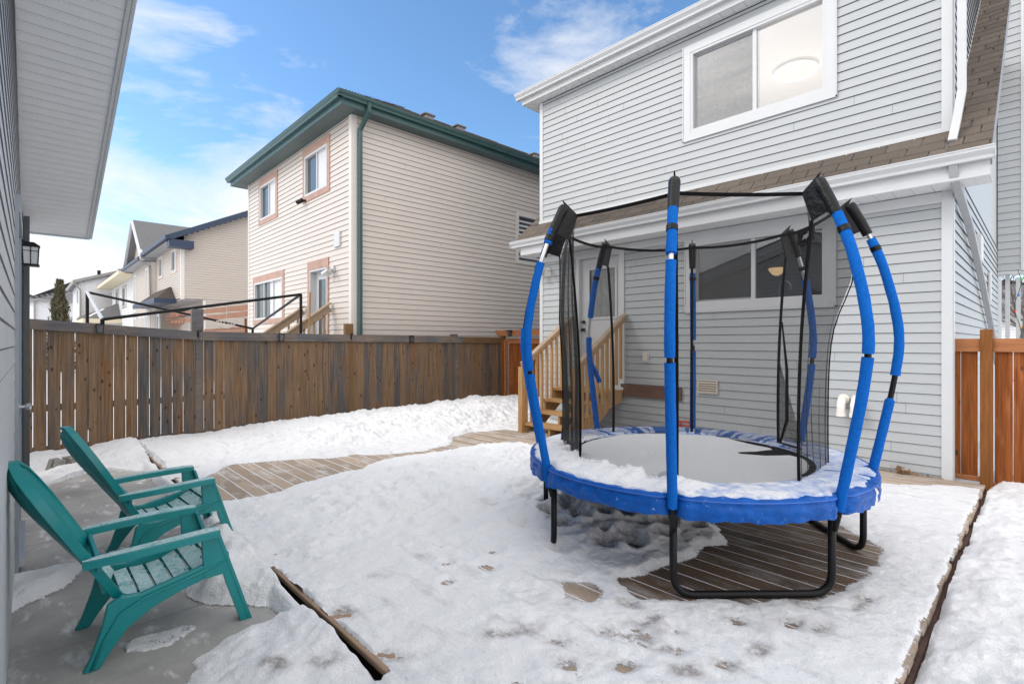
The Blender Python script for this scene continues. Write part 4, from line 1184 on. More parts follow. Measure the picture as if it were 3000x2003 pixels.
m = MB(); m.tube([(-12.13, 4.76, 4.84), (-12.26, 4.68, 4.80)], .05, 12); m.build('camera_body', black_plastic, t, smooth=2)
t = empty('flood_light', (-10.7, 4.8, 3.06), 'twin-head flood light beside the door of the beige house', 'light')
m = MB(); m.tube([(-10.62, 4.83, 3.06), (-10.62, 4.79, 3.06)], .075, 16); m.build('base', vinyl_white, t, smooth=2)
for s in (-1, 1):
    m = MB(); m.tube([(-10.62, 4.79, 3.06), (-10.62 + s * .07, 4.72, 3.02), (-10.62 + s * .13, 4.66, 2.95)], [.02, .05, .065], 12); m.build('lamp_head', steel, t, smooth=2)
# neighbour steps
nsn = empty('neighbour_stairs', (-11.4, 4.2, 0), 'grey wooden steps with handrails below the door of the beige house', 'stairs')
for x in (-12.15, -10.72):
    m = MB(); m.bar((x, 3.3, 1.15), (x, 4.80, 2.22), .04, .13); m.bar((x, 3.3, 1.27), (x, 4.80, 2.34), .13, .035); m.build('handrail', lumber_rail, nsn)
    for k in range(7):
        y_ = 3.4 + k * .21; m = MB(); m.box(x - .02, x + .02, y_ - .02, y_ + .02, .0, 1.1 + (y_ - 3.3) * .71); m.build('baluster', lumber_rail, nsn)
for k in range(5):
    m = MB(); m.box(-12.1, -10.8, 3.6 + k * .25, 3.84 + k * .25, .1 + k * .16, .14 + k * .16); m.build('tread', lumber_rail, nsn)
m = MB(); m.tube([(-10.62, 4.25, .2), (-10.42, 4.25, 2.52)], .018, 8)
m.tube([(-10.62, 4.25, .1), (-10.62, 4.25, .25)], [.09, .03], 8)
tag(m.build('broom', lumber, None), 'wooden broom handle standing by the handrail of the beige house', 'broom')

# ------------------------------------------------------------ house with blue trim (far)
h2 = empty('tan_house', (-31, 5, 0), 'tan sided house with dark blue eaves and a steep gable left of the beige house', 'house')
H2X = -27.2
F3 = Fr((-33.35, 5.2), (1, 0), (0, -1)); F3s = Fr((H2X, 5.2), (0, 1), (1, 0)); FB = Fr((-39.3, 4.95), (1, 0), (0, -1)); FBs = Fr((-33.35, 4.95), (0, 1), (1, 0))
C_ = lambda x: x + 33.35
m = MB()
hA = [(C_(-32.57), C_(-31.38), 4.78, 5.98), (C_(-29.40), C_(-28.15), 4.75, 5.97)]
F3.siding(m, 0, 6.05, 3.5, 6.1, holes=hA, zstart=3.5)
F3s.siding(m, .1, 9, 3.5, 9, zstart=3.5, top=lambda z: (.1, 12) if z < 6.3 else (max(.1, (z - 6.36) / .5), 12))
F3s.siding(m, .95, 9, -.3, 3.5, zstart=-.3)
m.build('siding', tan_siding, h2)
m = MB(); FB.siding(m, .05, 5.9, -.3, 5.95, zstart=-.3); F3.box(m, .0, 6.15, -2, -.14, 3.45, 6.1); F3.box(m, 0, 5.2, -2, -.95, -.3, 3.45)
F3s.box(m, .1, 12, -.5, -.02, 3.5, 6.1); F3s.box(m, .96, 12, -.5, -.02, -.3, 3.5); FB.box(m, 0, 5.95, -1.2, -.02, -.3, 5.95)
m.prism([(H2X - .02, 5.3, 6.1), (H2X - .02, 11.4, 9.1), (H2X - .02, 17.4, 6.1)], (-6, 0, 0))
m.build('wall', tan_siding, h2)
for F_, b_ in ((F3s, (0, .12, 0, .02, 3.45, 6.1)), (F3, (6.03, 6.165, 0, .021, 3.45, 6.1)), (FBs, (0, .25, 0, .02, -.3, 5.9)), (F3s, (.85, .97, 0, .02, -.3, 3.45))):
    m = MB(); F_.box(m, *b_); m.build('corner_board', vinyl_beige_trim, h2)
for h in hA: win_generic(F3, h2, h[0], h[1], h[2], h[3], mat('tan_trim', (.50, .42, .36), .6), fw=.12, mull=(.5,))
for x0 in (-39.0, -34.85): win_generic(FB, h2, x0 + 39.3, x0 + 40.25, 3.3, 5.6, vinyl_white, fw=.12, mull=(), blind=True)
for x0 in (-38.9, -37.0, -35.9, -34.8, -33.2): win_generic(FB if x0 < -34 else F3, h2, x0 + (39.3 if x0 < -34 else 33.35) + .1, x0 + (39.3 if x0 < -34 else 33.35) + .9, 1.0, 3.0, vinyl_white, fw=.1, mull=(.5,), blind=True)
win_generic(FB, h2, 5.0, 5.85, .8, 3.1, vinyl_white, fw=.1, mull=())
# ground floor under the jetty: door and window
m = MB(); F4 = Fr((-31.4, 6.1), (1, 0), (0, -1)); F4.siding(m, 0, 4.2, -.3, 3.5, zstart=-.3); F4.box(m, -2, 4.2, -.6, -.02, -.3, 3.5); m.build('siding', tan_siding, h2)
win_generic(F4, h2, 1.4, 3.4, .2, 3.2, vinyl_white, fw=.12, mull=(), blind=False, dark=mat('pale_door', (.45, .44, .42), .5))
m = MB(); F3.box(m, 0, 6.15, -.9, 0, 3.40, 3.47); m.build('jetty_soffit', grey_trim, h2)
# roofs
m = MB(); e = 5.2 - .55
m.prism([(H2X + .42, e, 6.02), (H2X + .42, 11.4, 6.02 + (11.4 - e) * .5), (H2X + .42, 18, 6.02), (H2X + .42, 18, 6.2), (H2X + .42, 11.4, 6.22 + (11.4 - e) * .5), (H2X + .42, e, 6.2)], (-12.6, 0, 0))
m.build('roof', shingle_greyc, h2)
m = MB(); m.prism([(H2X + .45, e - .03, 5.98), (H2X + .45, 11.4, 6.0 + (11.4 - e) * .5), (H2X + .45, 11.4, 6.26 + (11.4 - e) * .5), (H2X + .45, e - .03, 6.24)], (.03, 0, 0))
m.box(H2X - .1, H2X + .48, e + .0, 5.6, 5.72, 6.06)
m.box(-33.4, H2X + .45, e - .14, e, 6.05, 6.22); m.box(-39.8, -33.4, 4.4, 4.52, 5.88, 6.04)
m.build('fascia', blue_metal, h2)
m = MB(); m.box(-33.4, H2X + .4, e, 5.2, 6.0, 6.04); m.box(-39.8, -33.4, 4.5, 4.95, 5.86, 5.9); m.box(-33.4, -33.2, 4.5, 5.2, 5.86, 6.04)
m.build('soffit', mat('grey_soffit', (.30, .31, .33), .5), h2)
# front gable on the left section
gz = 5.95; gx0, gx1, gp = -39.6, -33.5, (-36.5, 8.45)
m = MB(); Fg = Fr((gx0, 4.93), (1, 0), (0, -1)); 
Fg.siding(m, 0, gx1 - gx0, gz, gp[1] - .1, zstart=gz, top=lambda z: (3.05 * (z - gz) / (gp[1] - gz), 6.1 - 3.05 * (z - gz) / (gp[1] - gz)))
m.build('gable_siding', tan_siding, h2)
m = MB(); m.prism([(gx0 - .3, 4.6, gz - .1), (gp[0], 4.6, gp[1] + .1), (gp[0], 4.6, gp[1] - .12), (gx0 - .1, 4.6, gz - .15)], (0, 6.5, 0)); m.prism([(gp[0], 4.6, gp[1] + .1), (gx1 + .3, 4.6, gz - .1), (gx1 + .1, 4.6, gz - .15), (gp[0], 4.6, gp[1] - .12)], (0, 6.5, 0))
m.build('gable_roof', shingle_greyc, h2)
m = MB(); m.bar((gx0 - .3, 4.57, gz - .1), (gp[0], 4.57, gp[1]), .04, .2, up=(0, 1, 0)); m.bar((gx1 + .3, 4.57, gz - .1), (gp[0], 4.57, gp[1]), .04, .2, up=(0, 1, 0)); m.build('rake_trim', vinyl_white, h2)
spout([(-33.6, 4.42, 5.9), (-33.3, 4.9, 5.6), (-33.25, 4.93, 3.4)], grey_trim, h2)
# little porch roof
m = MB(); m.hexa([(-34.4, 4.42, 3.5), (-28.3, 4.42, 3.5), (-28.3, 5.25, 3.5), (-34.4, 5.25, 3.5), (-32.6, 5.1, 4.15), (-29.3, 5.1, 4.15), (-29.3, 5.25, 4.15), (-32.6, 5.25, 4.15)]); m.build('porch_roof', shingle_dark, h2)
m = MB(); m.box(-34.5, -28.2, 4.32, 4.42, 3.30, 3.52); m.box(-28.3, -28.2, 4.42, 5.2, 3.30, 3.52); m.box(-34.4, -28.3, 4.42, 5.2, 3.32, 3.36); m.build('porch_fascia', blue_metal, h2)
t = empty('wall_lantern', (-31.0, 5.9, 2.9), 'dark wall lantern under the porch of the tan house', 'lantern')
m = MB(); m.tube([(-30.6, 6.05, 3.0), (-30.6, 5.85, 2.95), (-30.6, 5.8, 2.75)], [.12, .2, .1], 8); m.build('shade', black_metal, t)

# ------------------------------------------------------------ white house with cream eaves
def simple_house(name, label, x0, x1, yf, zt, m_side, eave_m, roof_m, depth=11, rz_=0, pivot=None, wins=(), hip=True, trim=None, ov=.5, pitch=.42, gable_side=False, label_cat='house'):
    pv = pivot or ((x0 + x1) / 2, yf, 0)
    h = empty(name, pv, label, label_cat, rz=rz_)
    Fq = Fr((x0, yf), (1, 0), (0, -1)); Fr_ = Fr((x1, yf), (0, 1), (1, 0)); m = MB()
    Fq.siding(m, 0, x1 - x0, -.3, zt, zstart=-.3, holes=[(a - x0, b_ - x0, c, d) for a, b_, c, d in wins], exp=.14, proj=.02)
    if gable_side: Fr_.siding(m, 0, depth, -.3, zt + depth / 2 * pitch, zstart=-.3, exp=.14, proj=.02, top=lambda z: (0, depth) if z < zt else ((z - zt) / pitch, depth - (z - zt) / pitch))
    else: Fr_.siding(m, 0, depth, -.3, zt, zstart=-.3, exp=.14, proj=.02)
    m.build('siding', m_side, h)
    m = MB(); m.box(x0 + .02, x1 - .02, yf + .12, yf + depth, -.3, zt); m.box(x1 - .6, x1 - .02, yf + .02, yf + depth, -.3, zt)
    if gable_side: m.prism([(x1 - .03, yf + .05, zt), (x1 - .03, yf + depth / 2, zt + (depth / 2 - .05) * pitch), (x1 - .03, yf + depth - .05, zt)], (x0 - x1, 0, 0))
    m.build('wall', m_side, h)
    for a, b_, c, d in wins: win_generic(Fq, h, a - x0, b_ - x0, c, d, trim or vinyl_white, fw=.12, mull=(.5,), blind=True)
    if gable_side:
        m = MB(); m.prism([(x1 + ov, yf - ov, zt - ov * pitch), (x1 + ov, yf + depth / 2, zt + depth / 2 * pitch), (x1 + ov, yf + depth + ov, zt - ov * pitch), (x1 + ov, yf + depth + ov, zt - ov * pitch + .22), (x1 + ov, yf + depth / 2, zt + depth / 2 * pitch + .24), (x1 + ov, yf - ov, zt - ov * pitch + .22)], (x0 - x1 - 2 * ov, 0, 0)); m.build('roof', roof_m, h)
        m = MB(); m.prism([(x1 + ov, yf - ov, zt - ov * pitch - .02), (x1 + ov, yf + depth / 2, zt + depth / 2 * pitch), (x1 + ov, yf + depth / 2, zt + depth / 2 * pitch + .25), (x1 + ov, yf - ov, zt - ov * pitch + .2)], (.04, 0, 0)); m.box(x0 - ov, x1 + ov, yf - ov - .1, yf - ov, zt - ov * pitch, zt - ov * pitch + .2); m.build('fascia', eave_m, h)
    else:
        hip_roof(x0 - ov, x1 + ov, yf - ov, yf + depth + ov, zt + .22, roof_m, 'roof', h, pitch, course=.5)
        m = MB(); m.box(x0 - ov, x1 + ov, yf - ov, yf + depth + ov, zt, zt + .22); m.build('eave', eave_m, h)
    return h
h3 = simple_house('white_house', 'white sided house with cream eaves between the tan and the gabled house', -52.2, -41.0, 5.2, 5.75, white_siding, cream_trim, shingle_greyc, wins=((-50.0, -48.1, 3.9, 5.5), (-46.4, -44.2, 3.9, 5.5)), trim=grey_trim, ov=.9, pitch=.3)
m = MB(); m.hexa([(-53.6, 3.2, 3.15), (-46.6, 3.2, 3.15), (-46.6, 5.2, 3.15), (-53.6, 5.2, 3.15), (-50.5, 5.0, 4.35), (-48.3, 5.0, 4.35), (-48.3, 5.2, 4.35), (-50.5, 5.2, 4.35)]); m.build('porch_roof', shingle_greyc, h3)
m = MB(); m.box(-53.7, -46.5, 3.0, 3.2, 2.85, 3.15); m.box(-46.6, -46.45, 3.2, 5.2, 2.85, 3.15); m.build('porch_fascia', cream_trim, h3)
m = MB(); m.box(-52.6, -46.9, 3.6, 5.2, -.3, 2.86); m.build('porch_wall', white_siding, h3)
m = MB(); m.hexa([(-51.2, 3.6, 3.4), (-49.3, 3.6, 3.4), (-49.2, 4.5, 3.95), (-50.9, 4.5, 3.95), (-51.1, 3.7, 3.55), (-49.4, 3.7, 3.55), (-49.3, 4.4, 4.05), (-50.8, 4.4, 4.05)]); m.build('roof_snow', M_snow, h3, bevel=.05)
# gabled white house further left
h4 = simple_house('gabled_house', 'white sided house with a long grey gable roof and grey downspout behind the conical tree', -62.5, -53.5, 3.34, 6.35, white_siding, grey_trim, shingle_greyc, depth=13, wins=((-57.5, -55.8, 4.6, 6.0),), gable_side=True, pitch=.36, ov=.4)
spout([(-53.2, 2.9, 6.2), (-53.3, 3.2, 5.8), (-53.3, 3.3, 5.6), (-53.3, 3.3, 3.2)], grey_trim, h4, w_=.14, d_=.12)
m = MB(); m.tube([(-55, 4.6, 6.9), (-55, 4.6, 7.5)], .12, 8); m.build('flue', black_metal, h4)
m = MB(); m.tube([(-54.5, 9.0, 8.2), (-54.5, 9.0, 9.1)], .12, 8); m.build('flue', black_metal, h4)
m = MB(); m.prism([(-51.2, 3.1, 3.2), (-51.2, 10.5, 6.7), (-51.2, 10.5, 6.95), (-51.2, 3.1, 3.45)], (-3, 0, 0)); m.build('garage_roof', grey_trim, h4)
Fq = Fr((-51.5, 3.5), (0, 1), (1, 0)); m = MB(); Fq.siding(m, 0, 8, -.3, 6.8, zstart=-.3, exp=.14, proj=.02, top=lambda z: (0 if z < 3.3 else (z - 3.3) / .473, 8)); m.box(-53.4, -51.52, 3.5, 11, -.3, 3.3); m.build('garage_siding', vinyl_beige, h4)
spout([(-51.2, 3.0, 3.3), (-51.4, 3.4, 2.9), (-51.4, 3.45, .3)], grey_trim, h4, w_=.14, d_=.12)
h5 = simple_house('far_house', 'pale house with a low grey hip roof furthest left behind the fence', -88, -72.5, .9, 5.75, white_siding, grey_trim, shingle_greyc, depth=12, rz_=R(7), pivot=(-72.5, .9, 0), pitch=.33)
m = MB(); m.box(-72.45, -72.2, .75, .9, -.3, 5.7); 
m.v = [tuple(Vector((-72.5, .9, 0)) + Matrix.Rotation(0, 3, 'Z') @ (Vector(v) - Vector((-72.5, .9, 0)))) for v in m.v]
m.build('downspout', grey_trim, h5)
h6 = simple_house('distant_house', 'brown roofed house just showing beyond the far left hip roof', -118, -104, -6.5, 5.9, tan_siding, grey_trim, shingle_dark, depth=12, rz_=R(10), pivot=(-104, -6.5, 0), pitch=.5)
# columnar conifer
tr_ = empty('conifer_tree', (-41.4, 1.6, -.3), 'dark conical conifer rising above the fence at the far left', 'tree')
m = MB(); m.tube([(-41.4, 1.6, -.3), (-41.4, 1.6, 2.5), (-41.35, 1.62, 5.3)], [.12, .07, .015], 8); m.build('trunk', bark, tr_, smooth=True)
m = MB(); r_ = random.Random(12)
for k in range(7500):
    z_ = r_.random() ** 1.25 * 5.4; rad = (1.02 - .93 * (z_ / 5.5) ** 1.15) * (.86 + .2 * math.sin(z_ * 5 + k % 3)) ; a = r_.uniform(0, 6.283); q_ = rad * r_.uniform(.45, 1.08)
    c = Vector((-41.4 + q_ * math.cos(a), 1.6 + q_ * math.sin(a), z_ - .2)); d = Vector((math.cos(a) * .5, math.sin(a) * .5, 1)).normalized(); s = r_.uniform(.05, .12)
    u = Vector((r_.gauss(0, 1), r_.gauss(0, 1), r_.gauss(0, .4))).normalized() * s * .4
    m.poly([tuple(c - u), tuple(c + u), tuple(c + d * s * 1.8)])
m.build('crown', foliage_dark, tr_)
def bare_tree(name, loc, h, label, seed, n=5, spread=.6, thick=.1):
    r_ = random.Random(seed); t = empty(name, loc, label, 'tree'); mt = MB(); mc = MB()
    base = Vector(loc)
    def br(p, d, ln, rad, lev, mb):
        q = p + d * ln; mid = p + d * ln * .5 + Vector((r_.gauss(0, 1), r_.gauss(0, 1), 0)) * ln * .05
        mb.tube([tuple(p), tuple(mid), tuple(q)], [rad, rad * .85, rad * .65], 5 if lev else 8, cap=False)
        if lev < 4:
            for k in range(r_.choice((2, 3)) + (lev == 0) * 2):
                nd = (d + Vector((r_.gauss(0, spread), r_.gauss(0, spread), r_.uniform(-.1, .5)))).normalized()
                br(p + d * ln * r_.uniform(.5, 1), nd, ln * r_.uniform(.55, .8), rad * .55, lev + 1, mc)
    br(base, Vector((0, 0, 1)), h * .35, thick, 0, mt)
    mt.build('trunk', bark, t, smooth=True); mc.build('crown', bark, t)
bare_tree('bare_tree', (-.3, 24, -.3), 6.5, 'bare grey tree seen at the right edge beyond the porch posts', 3)
bare_tree('bare_tree', (-12.5, -14, -.3), 9, 'bare grey tree mirrored in the left kitchen window pane', 5, thick=.16)
bare_tree('bare_tree', (-75, 3.2, -.3), 5.5, 'leafless shrub behind the far left house front', 8, spread=.9)
simple_house('grey_far_house', 'pale house front glimpsed past the porch posts at the right edge', -6, 3, 34, 2.6, white_siding, grey_trim, shingle_greyc, depth=8, pitch=.4)

# ============================================================ fences
LF = empty('fence', (-9.5, 4.3, -.1), 'weathered grey brown board fence along the left side of the yard', 'fence')
FX = -9.46
def ftop(y_): return 1.872 - .0732 * (y_ + .75) if y_ < 2.05 else 1.665 - .0088 * (y_ - 2.05)
posts = [-.55, 2.05, 4.66, 7.27]
r_ = random.Random(21)
m = MB(); y_ = -1.5
gaps = []
while y_ < 8.66:
    near = [p for p in posts if abs(y_ + .02 - p) < .06]
    wd = .138 + r_.uniform(-.003, .003)
    y1 = min(y_ + wd, 8.70)
    t_ = ftop(y_ + .07) - .03
    x = FX + r_.uniform(-.003, .003)
    m.box(x - .016, x, y_, y1, -.25, t_)
    y_ = y1 + (.007 if y_ < 2.4 else r_.choice((.0015, .0015, .004))) 
m.build('board_panel', wood_grey, LF)
for p in posts:
    m = MB(); m.box(FX - .02, FX + .012, p - .045, p + .045, -.3, ftop(p) - .04)
    tp = {2.05: 2.035, 4.66: 1.862, 7.27: 1.685, -.55: 2.0}[p]
    m.box(FX - .15, FX - .057, p - .085, p + .08, -.3, tp)
    m.build('post', wood_rail if p in (2.05, 7.27) else wood_brown, LF, bevel=.004)
for a, b_ in ((-1.6, 2.04), (2.045, 4.655), (4.66, 7.43), (7.435, 8.72)):
    m = MB(); za, zb = ftop(a), ftop(b_ - .001) if b_ > 2.045 or a > 2 else 1.667
    if a < 2 and b_ < 2.05: zb = 1.667
    if a > 2: za = ftop(a + .001)
    m.hexa([(FX + .001, a, za - .14), (FX + .04, a, za - .14), (FX + .04, b_, zb - .14), (FX + .001, b_, zb - .14), (FX + .001, a, za), (FX + .04, a, za), (FX + .04, b_, zb), (FX + .001, b_, zb)])
    m.build('top_rail', wood_rail if a < 7 else wood_brown, LF, bevel=.003)
m = MB(); m.box(FX - .055, FX - .018, -1.5, 8.7, .55, .64); m.box(FX - .055, FX - .018, -1.5, 8.7, -.02, .07); m.build('back_rail', wood_rail, LF)
# gate of cedar
gt = empty('cedar_gate', (-8.1, 8.72, 0), 'orange cedar gate with a small arbor beam at the end of the left fence', 'gate')
m = MB(); x = -9.26
while x < -6.9:
    m.box(x, x + .138, 8.75, 8.77, -.1, 1.52); x += .142
m.build('board_panel', cedar, gt)
m = MB(); m.box(-9.40, -9.3, 8.68, 8.75, -.1, 1.56); m.box(-9.3, -6.84, 8.72, 8.75, 1.46, 1.585); m.box(-9.3, -6.84, 8.72, 8.75, -.05, .05)
m.build('gate_frame', cedar_rail, gt)
m = MB(); m.bar((-9.0, 8.735, .0), (-8.2, 8.735, 1.40), .09, .03, up=(0, 1, 0)); m.build('brace', cedar_post, gt)
m = MB(); m.hexa([(-9.52, 8.60, 1.65), (-7.80, 8.60, 1.65), (-7.80, 8.64, 1.65), (-9.52, 8.64, 1.65), (-9.62, 8.60, 1.79), (-7.70, 8.60, 1.79), (-7.70, 8.64, 1.79), (-9.62, 8.64, 1.79)]); m.hexa([(-9.52, 8.86, 1.65), (-7.80, 8.86, 1.65), (-7.80, 8.9, 1.65), (-9.52, 8.9, 1.65), (-9.62, 8.86, 1.79), (-7.70, 8.86, 1.79), (-7.70, 8.9, 1.79), (-9.62, 8.9, 1.79)])
m.build('arbor_beam', cedar_rail, gt)
for x in (-9.42, -7.98):
    m = MB(); m.box(x - .05, x + .05, 8.65, 8.75, -.2, 1.66); m.build('gate_post', cedar_post, gt)
# right fence
rfc = empty('cedar_fence', (.3, 7.5, -.1), 'orange cedar board fence right of the grey house', 'fence')
FY = 7.46
m = MB()
for i, (a, b_) in enumerate(((-.70, -.655), (-.650, -.515), (-.38, -.243), (-.238, -.10), (-.095, .045), (.05, .19), (.195, .335), (.34, .48), (.485, .62), (.625, .76))):
    m.box(a, b_, FY, FY + .017, .0 if a < -.4 else -.05, 1.45)
m.build('board_panel', cedar, rfc)
m = MB(); m.box(-.492, -.392, FY - .08, FY + .02, -.3, 1.632); m.build('post', cedar_post, rfc, bevel=.004)
for (a, b_) in ((-.715, -.494), (-.390, .9)):
    m = MB(); m.box(a, b_, FY - .038, FY - .001, 1.395, 1.536); m.build('top_rail', cedar_rail, rfc, bevel=.003)
m = MB(); m.box(-.71, -.494, FY - .038, FY - .001, -.0, .055); m.build('bottom_rail', cedar_rail, rfc, bevel=.003)
m = MB(); m.box(-.390, .9, FY - .038, FY - .001, -.14, .005); m.build('bottom_rail', cedar_rail, rfc, bevel=.003)
# solar fence lights
def fence_light(y_, lab):
    z_ = ftop(y_) - .0; t = empty('fence_light', (FX + .04, y_, z_ - .06), lab, 'light', 'small black solar lights on the left fence rail')
    m = MB(); x0 = FX + .041
    m.hexa([(x0, y_ - .035, z_ - .13), (x0 + .05, y_ - .035, z_ - .13), (x0 + .05, y_ + .035, z_ - .13), (x0, y_ + .035, z_ - .13), (x0, y_ - .042, z_ - .012), (x0 + .065, y_ - .042, z_ - .012), (x0 + .065, y_ + .042, z_ - .012), (x0, y_ + .042, z_ - .012)])
    m.build('lens', mat('smoky_lens', (.07, .075, .08), .15, .4, (60, 60, 5), spec=.8), t)
    m = MB(); m.box(x0, x0 + .075, y_ - .048, y_ + .048, z_ - .012, z_ + .004)
    for s in (-1, 1): m.bar((x0 + .056, y_ + s * .036, z_ - .135), (x0 + .068, y_ + s * .043, z_ - .01), .008, .008)
    m.box(x0, x0 + .056, y_ - .038, y_ + .038, z_ - .14, z_ - .131)
    m.build('housing', black_plastic, t); return t
for y_, lab in ((.795, 'largest black solar light on the left fence rail, nearest the garage'), (3.31, 'black solar light on the fence rail below the neighbour handrails'), (6.0, 'black solar light on the fence rail under the beige side wall')):
    fence_light(y_, lab)
for y_, lab in ((2.03, 'thin black solar light at the rail joint by the tall fence post'), (4.64, 'thin black solar light at the rail joint by the low fence post')):
    t = empty('fence_light', (FX + .04, y_, ftop(y_)), lab, 'light', 'small black solar lights on the left fence rail')
    z_ = ftop(y_); m = MB(); m.box(FX + .041, FX + .06, y_ - .012, y_ + .012, z_ - .09, z_ + .02); m.build('housing', black_plastic, t)
    m = MB(); m.box(FX + .0, FX + .045, y_ + .03, y_ + .05, z_ + .001, z_ + .02); m.build('cap', black_plastic, t)
t = empty('fence_light', (-8.75, 8.6, 1.7), 'black solar light on the orange arbor beam above the gate', 'light')
m = MB(); m.hexa([(-9.07, 8.54, 1.63), (-9.0, 8.54, 1.63), (-9.0, 8.598, 1.63), (-9.07, 8.598, 1.63), (-9.09, 8.52, 1.76), (-8.98, 8.52, 1.76), (-8.98, 8.598, 1.76), (-9.09, 8.598, 1.76)]); m.build('lens', mat('smoky_lens', (.07,) * 3), t)
m = MB(); m.box(-9.10, -8.97, 8.51, 8.598, 1.76, 1.785); m.build('housing', black_plastic, t)

# ------------------------------------------------------------ neighbour yard frame and orange pieces
t = empty('sail_frame', (-12, 2.5, 0), 'black metal shade frame with twisted top bars standing beyond the left fence', 'frame')
PA, PB, PC, PD = (-13.6, .95, 2.52), (-10.6, .93, 1.865), (-10.4, 4.05, 2.46), (-13.4, 4.05, 1.825)
for P_ in (PA, PB, PC, PD):
    m = MB(); m.tube([(P_[0], P_[1], -.3), P_], .03, 8); m.build('pole', black_metal, t, smooth=2)
m = MB(); m.tube([PA, PB], .03, 8); m.build('top_bar', mat('pale_bar', (.45, .45, .46), .5), t, smooth=2)  # this top bar is paler than the others
for a, b_ in ((PB, PC), (PC, PD), (PD, PA)):
    m = MB(); m.tube([a, b_], .026, 8); m.build('top_bar', black_metal, t, smooth=2)
t = empty('slatted_screen', (-17.6, 5.4, 0), 'orange brown slatted deck screen between the two neighbouring houses', 'screen')
m = MB()
for k in range(5): m.box(-24.5, -16.5, 5.5, 5.53, 1.42 + k * .125, 1.53 + k * .125)
m.build('slats', cedar_brown, t)
m = MB(); m.box(-18.9, -18.8, 5.45, 5.5, 0, 2.3); m.build('post', cedar_post, t)
for k, (z0_, z1_) in enumerate(((2.80, 2.57), (2.46, 2.38))):
    m = MB(); m.bar((-28.9, 5.1, z0_), (-16.45, 5.1, z1_), .04, .17); m.build('beam', cedar_brown, t)
for i, (x, y_, z_, lab, mt) in enumerate(((-11.2, 2.05, 1.93, 'copper wire globe basket hanging left of the tall fence post', mat('copper_wire', (.35, .16, .1), .5)), (-11.0, 2.85, 1.93, 'pale wire hanging basket beyond the fence right of the tall post', mat('pale_wire', (.6, .55, .5), .5)))):
    m = MB(); rad = .15 if i == 0 else .17
    for k in range(8):
        a = R(22.5 * k)
        m.tube([(x + rad * math.cos(a) * math.sin(R(b_)), y_ + rad * math.sin(a) * math.sin(R(b_)), z_ - .02 - (rad * .85) * math.cos(R(b_)) * (1 if i else 1)) for b_ in range(-90, 91, 18)], .004, 4)
    for b_ in (30, 60, 88) + ((115, 140) if i == 0 else ()):
        m.tube([(x + rad * math.sin(R(b_)) * math.cos(R(a)), y_ + rad * math.sin(R(b_)) * math.sin(R(a)), z_ - .02 - rad * .85 * math.cos(R(b_))) for a in range(0, 360, 20)], .004, 4, closed=True)
    if i == 0:
        for k in range(8):
            a = R(22.5 * k); m.tube([(x + rad * math.cos(a) * math.sin(R(b_)), y_ + rad * math.sin(a) * math.sin(R(b_)), z_ - .02 - (rad * .85) * math.cos(R(b_))) for b_ in range(90, 271, 18)], .004, 4)
    m.tube([(x, y_, z_ - .02), (x, y_, z_ + .3)], .003, 4)
    tag(m.build('wire_basket', mt, None), lab, 'basket')

# ============================================================ garage
ga = empty('garage', (0, 0, 0), 'grey sided garage gable with a wide perforated soffit at the left edge', 'garage', rz=R(-.5))
GYW = -.086; GC = -7.97; GR = .75; RX = -4.25; SL = .31
def gz_(x): return 2.935 + SL * (x + 7.97) if x < RX else 2.935 + SL * (RX + 7.97) - SL * (x - RX)   # soffit height
F5 = Fr((GC, GYW), (1, 0), (0, 1)); Gx = lambda x: x - GC
gd = (Gx(-6.02), Gx(-4.86), -.1, 2.42)
m = MB()
def topf(z):
    lo = max(.05, (z - 2.935) / SL); hi = min(GR - GC, Gx(RX) + (2.935 + SL * (RX + 7.97) - z) / SL); return (lo, hi) if hi > lo else None
F5.siding(m, .05, GR - GC, -.02, 4.1, holes=(gd,), zstart=-.02, top=topf, proj=.0042, jt=.009)
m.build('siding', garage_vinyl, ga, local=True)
m = MB(); m.box(GC, Gx(0) * 0 - 6.02, -6.0, GYW - .003, -.15, 2.9); m.box(-4.86, GR, -6.0, GYW - .003, -.15, 2.9); m.box(-6.02, -4.86, -6.0, GYW - .06, -.15, 2.9)
m.prism([(GC, GYW - .003, 2.9), (RX, GYW - .003, 2.9 + SL * (RX - GC)), (2 * RX - GC, GYW - .003, 2.9), ], (0, -6, 0)); m.box(-6.02, -4.86, GYW - .07, GYW - .003, 2.42, 2.9)
m.build('wall', garage_vinyl, ga, local=True)
m = MB(); F5.box(m, -.01, .06, -.01, .02, -.1, 2.93); m.build('corner_board', garage_trim, ga, local=True)
# rake soffit, panels across the overhang with punched dashes as small dark slots
OV = .62; EXE = -8.37
m = MB(); ms = MB(); r_ = random.Random(2)
x = EXE; k = 0
while x < 2 * RX - EXE:
    x1 = x + .1016
    za, zb = gz_(x), gz_(x1 - .001)
    if not (x < RX < x1):
        m.hexa([(x + .008, GYW, za), (x1, GYW, zb), (x1, GYW + OV, zb), (x + .008, GYW + OV, za), (x + .008, GYW, za + .013), (x1, GYW, zb + .013), (x1, GYW + OV, zb + .013), (x + .008, GYW + OV, za + .013)])
        m.quad((x, GYW, za + .012), (x + .008, GYW, za + .012), (x + .008, GYW + OV, za + .012), (x, GYW + OV, za + .012))
        if x < -3.5:
            for row in range(3):
                xr = x + .028 + row * .026; zr = gz_(xr) - .0006
                yy = GYW + .02 + (row % 2) * .014 + (k % 2) * .007
                while yy < GYW + OV - .03:
                    ms.quad((xr, yy, zr), (xr, yy + .017, zr), (xr + .0065, yy + .017, zr + .0019), (xr + .0065, yy, zr + .0019)); yy += .028
    x = x1; k += 1
gs_ = m.build('soffit', mat('garage_soffit', (.72, .735, .75), .5, .03), ga, local=True)
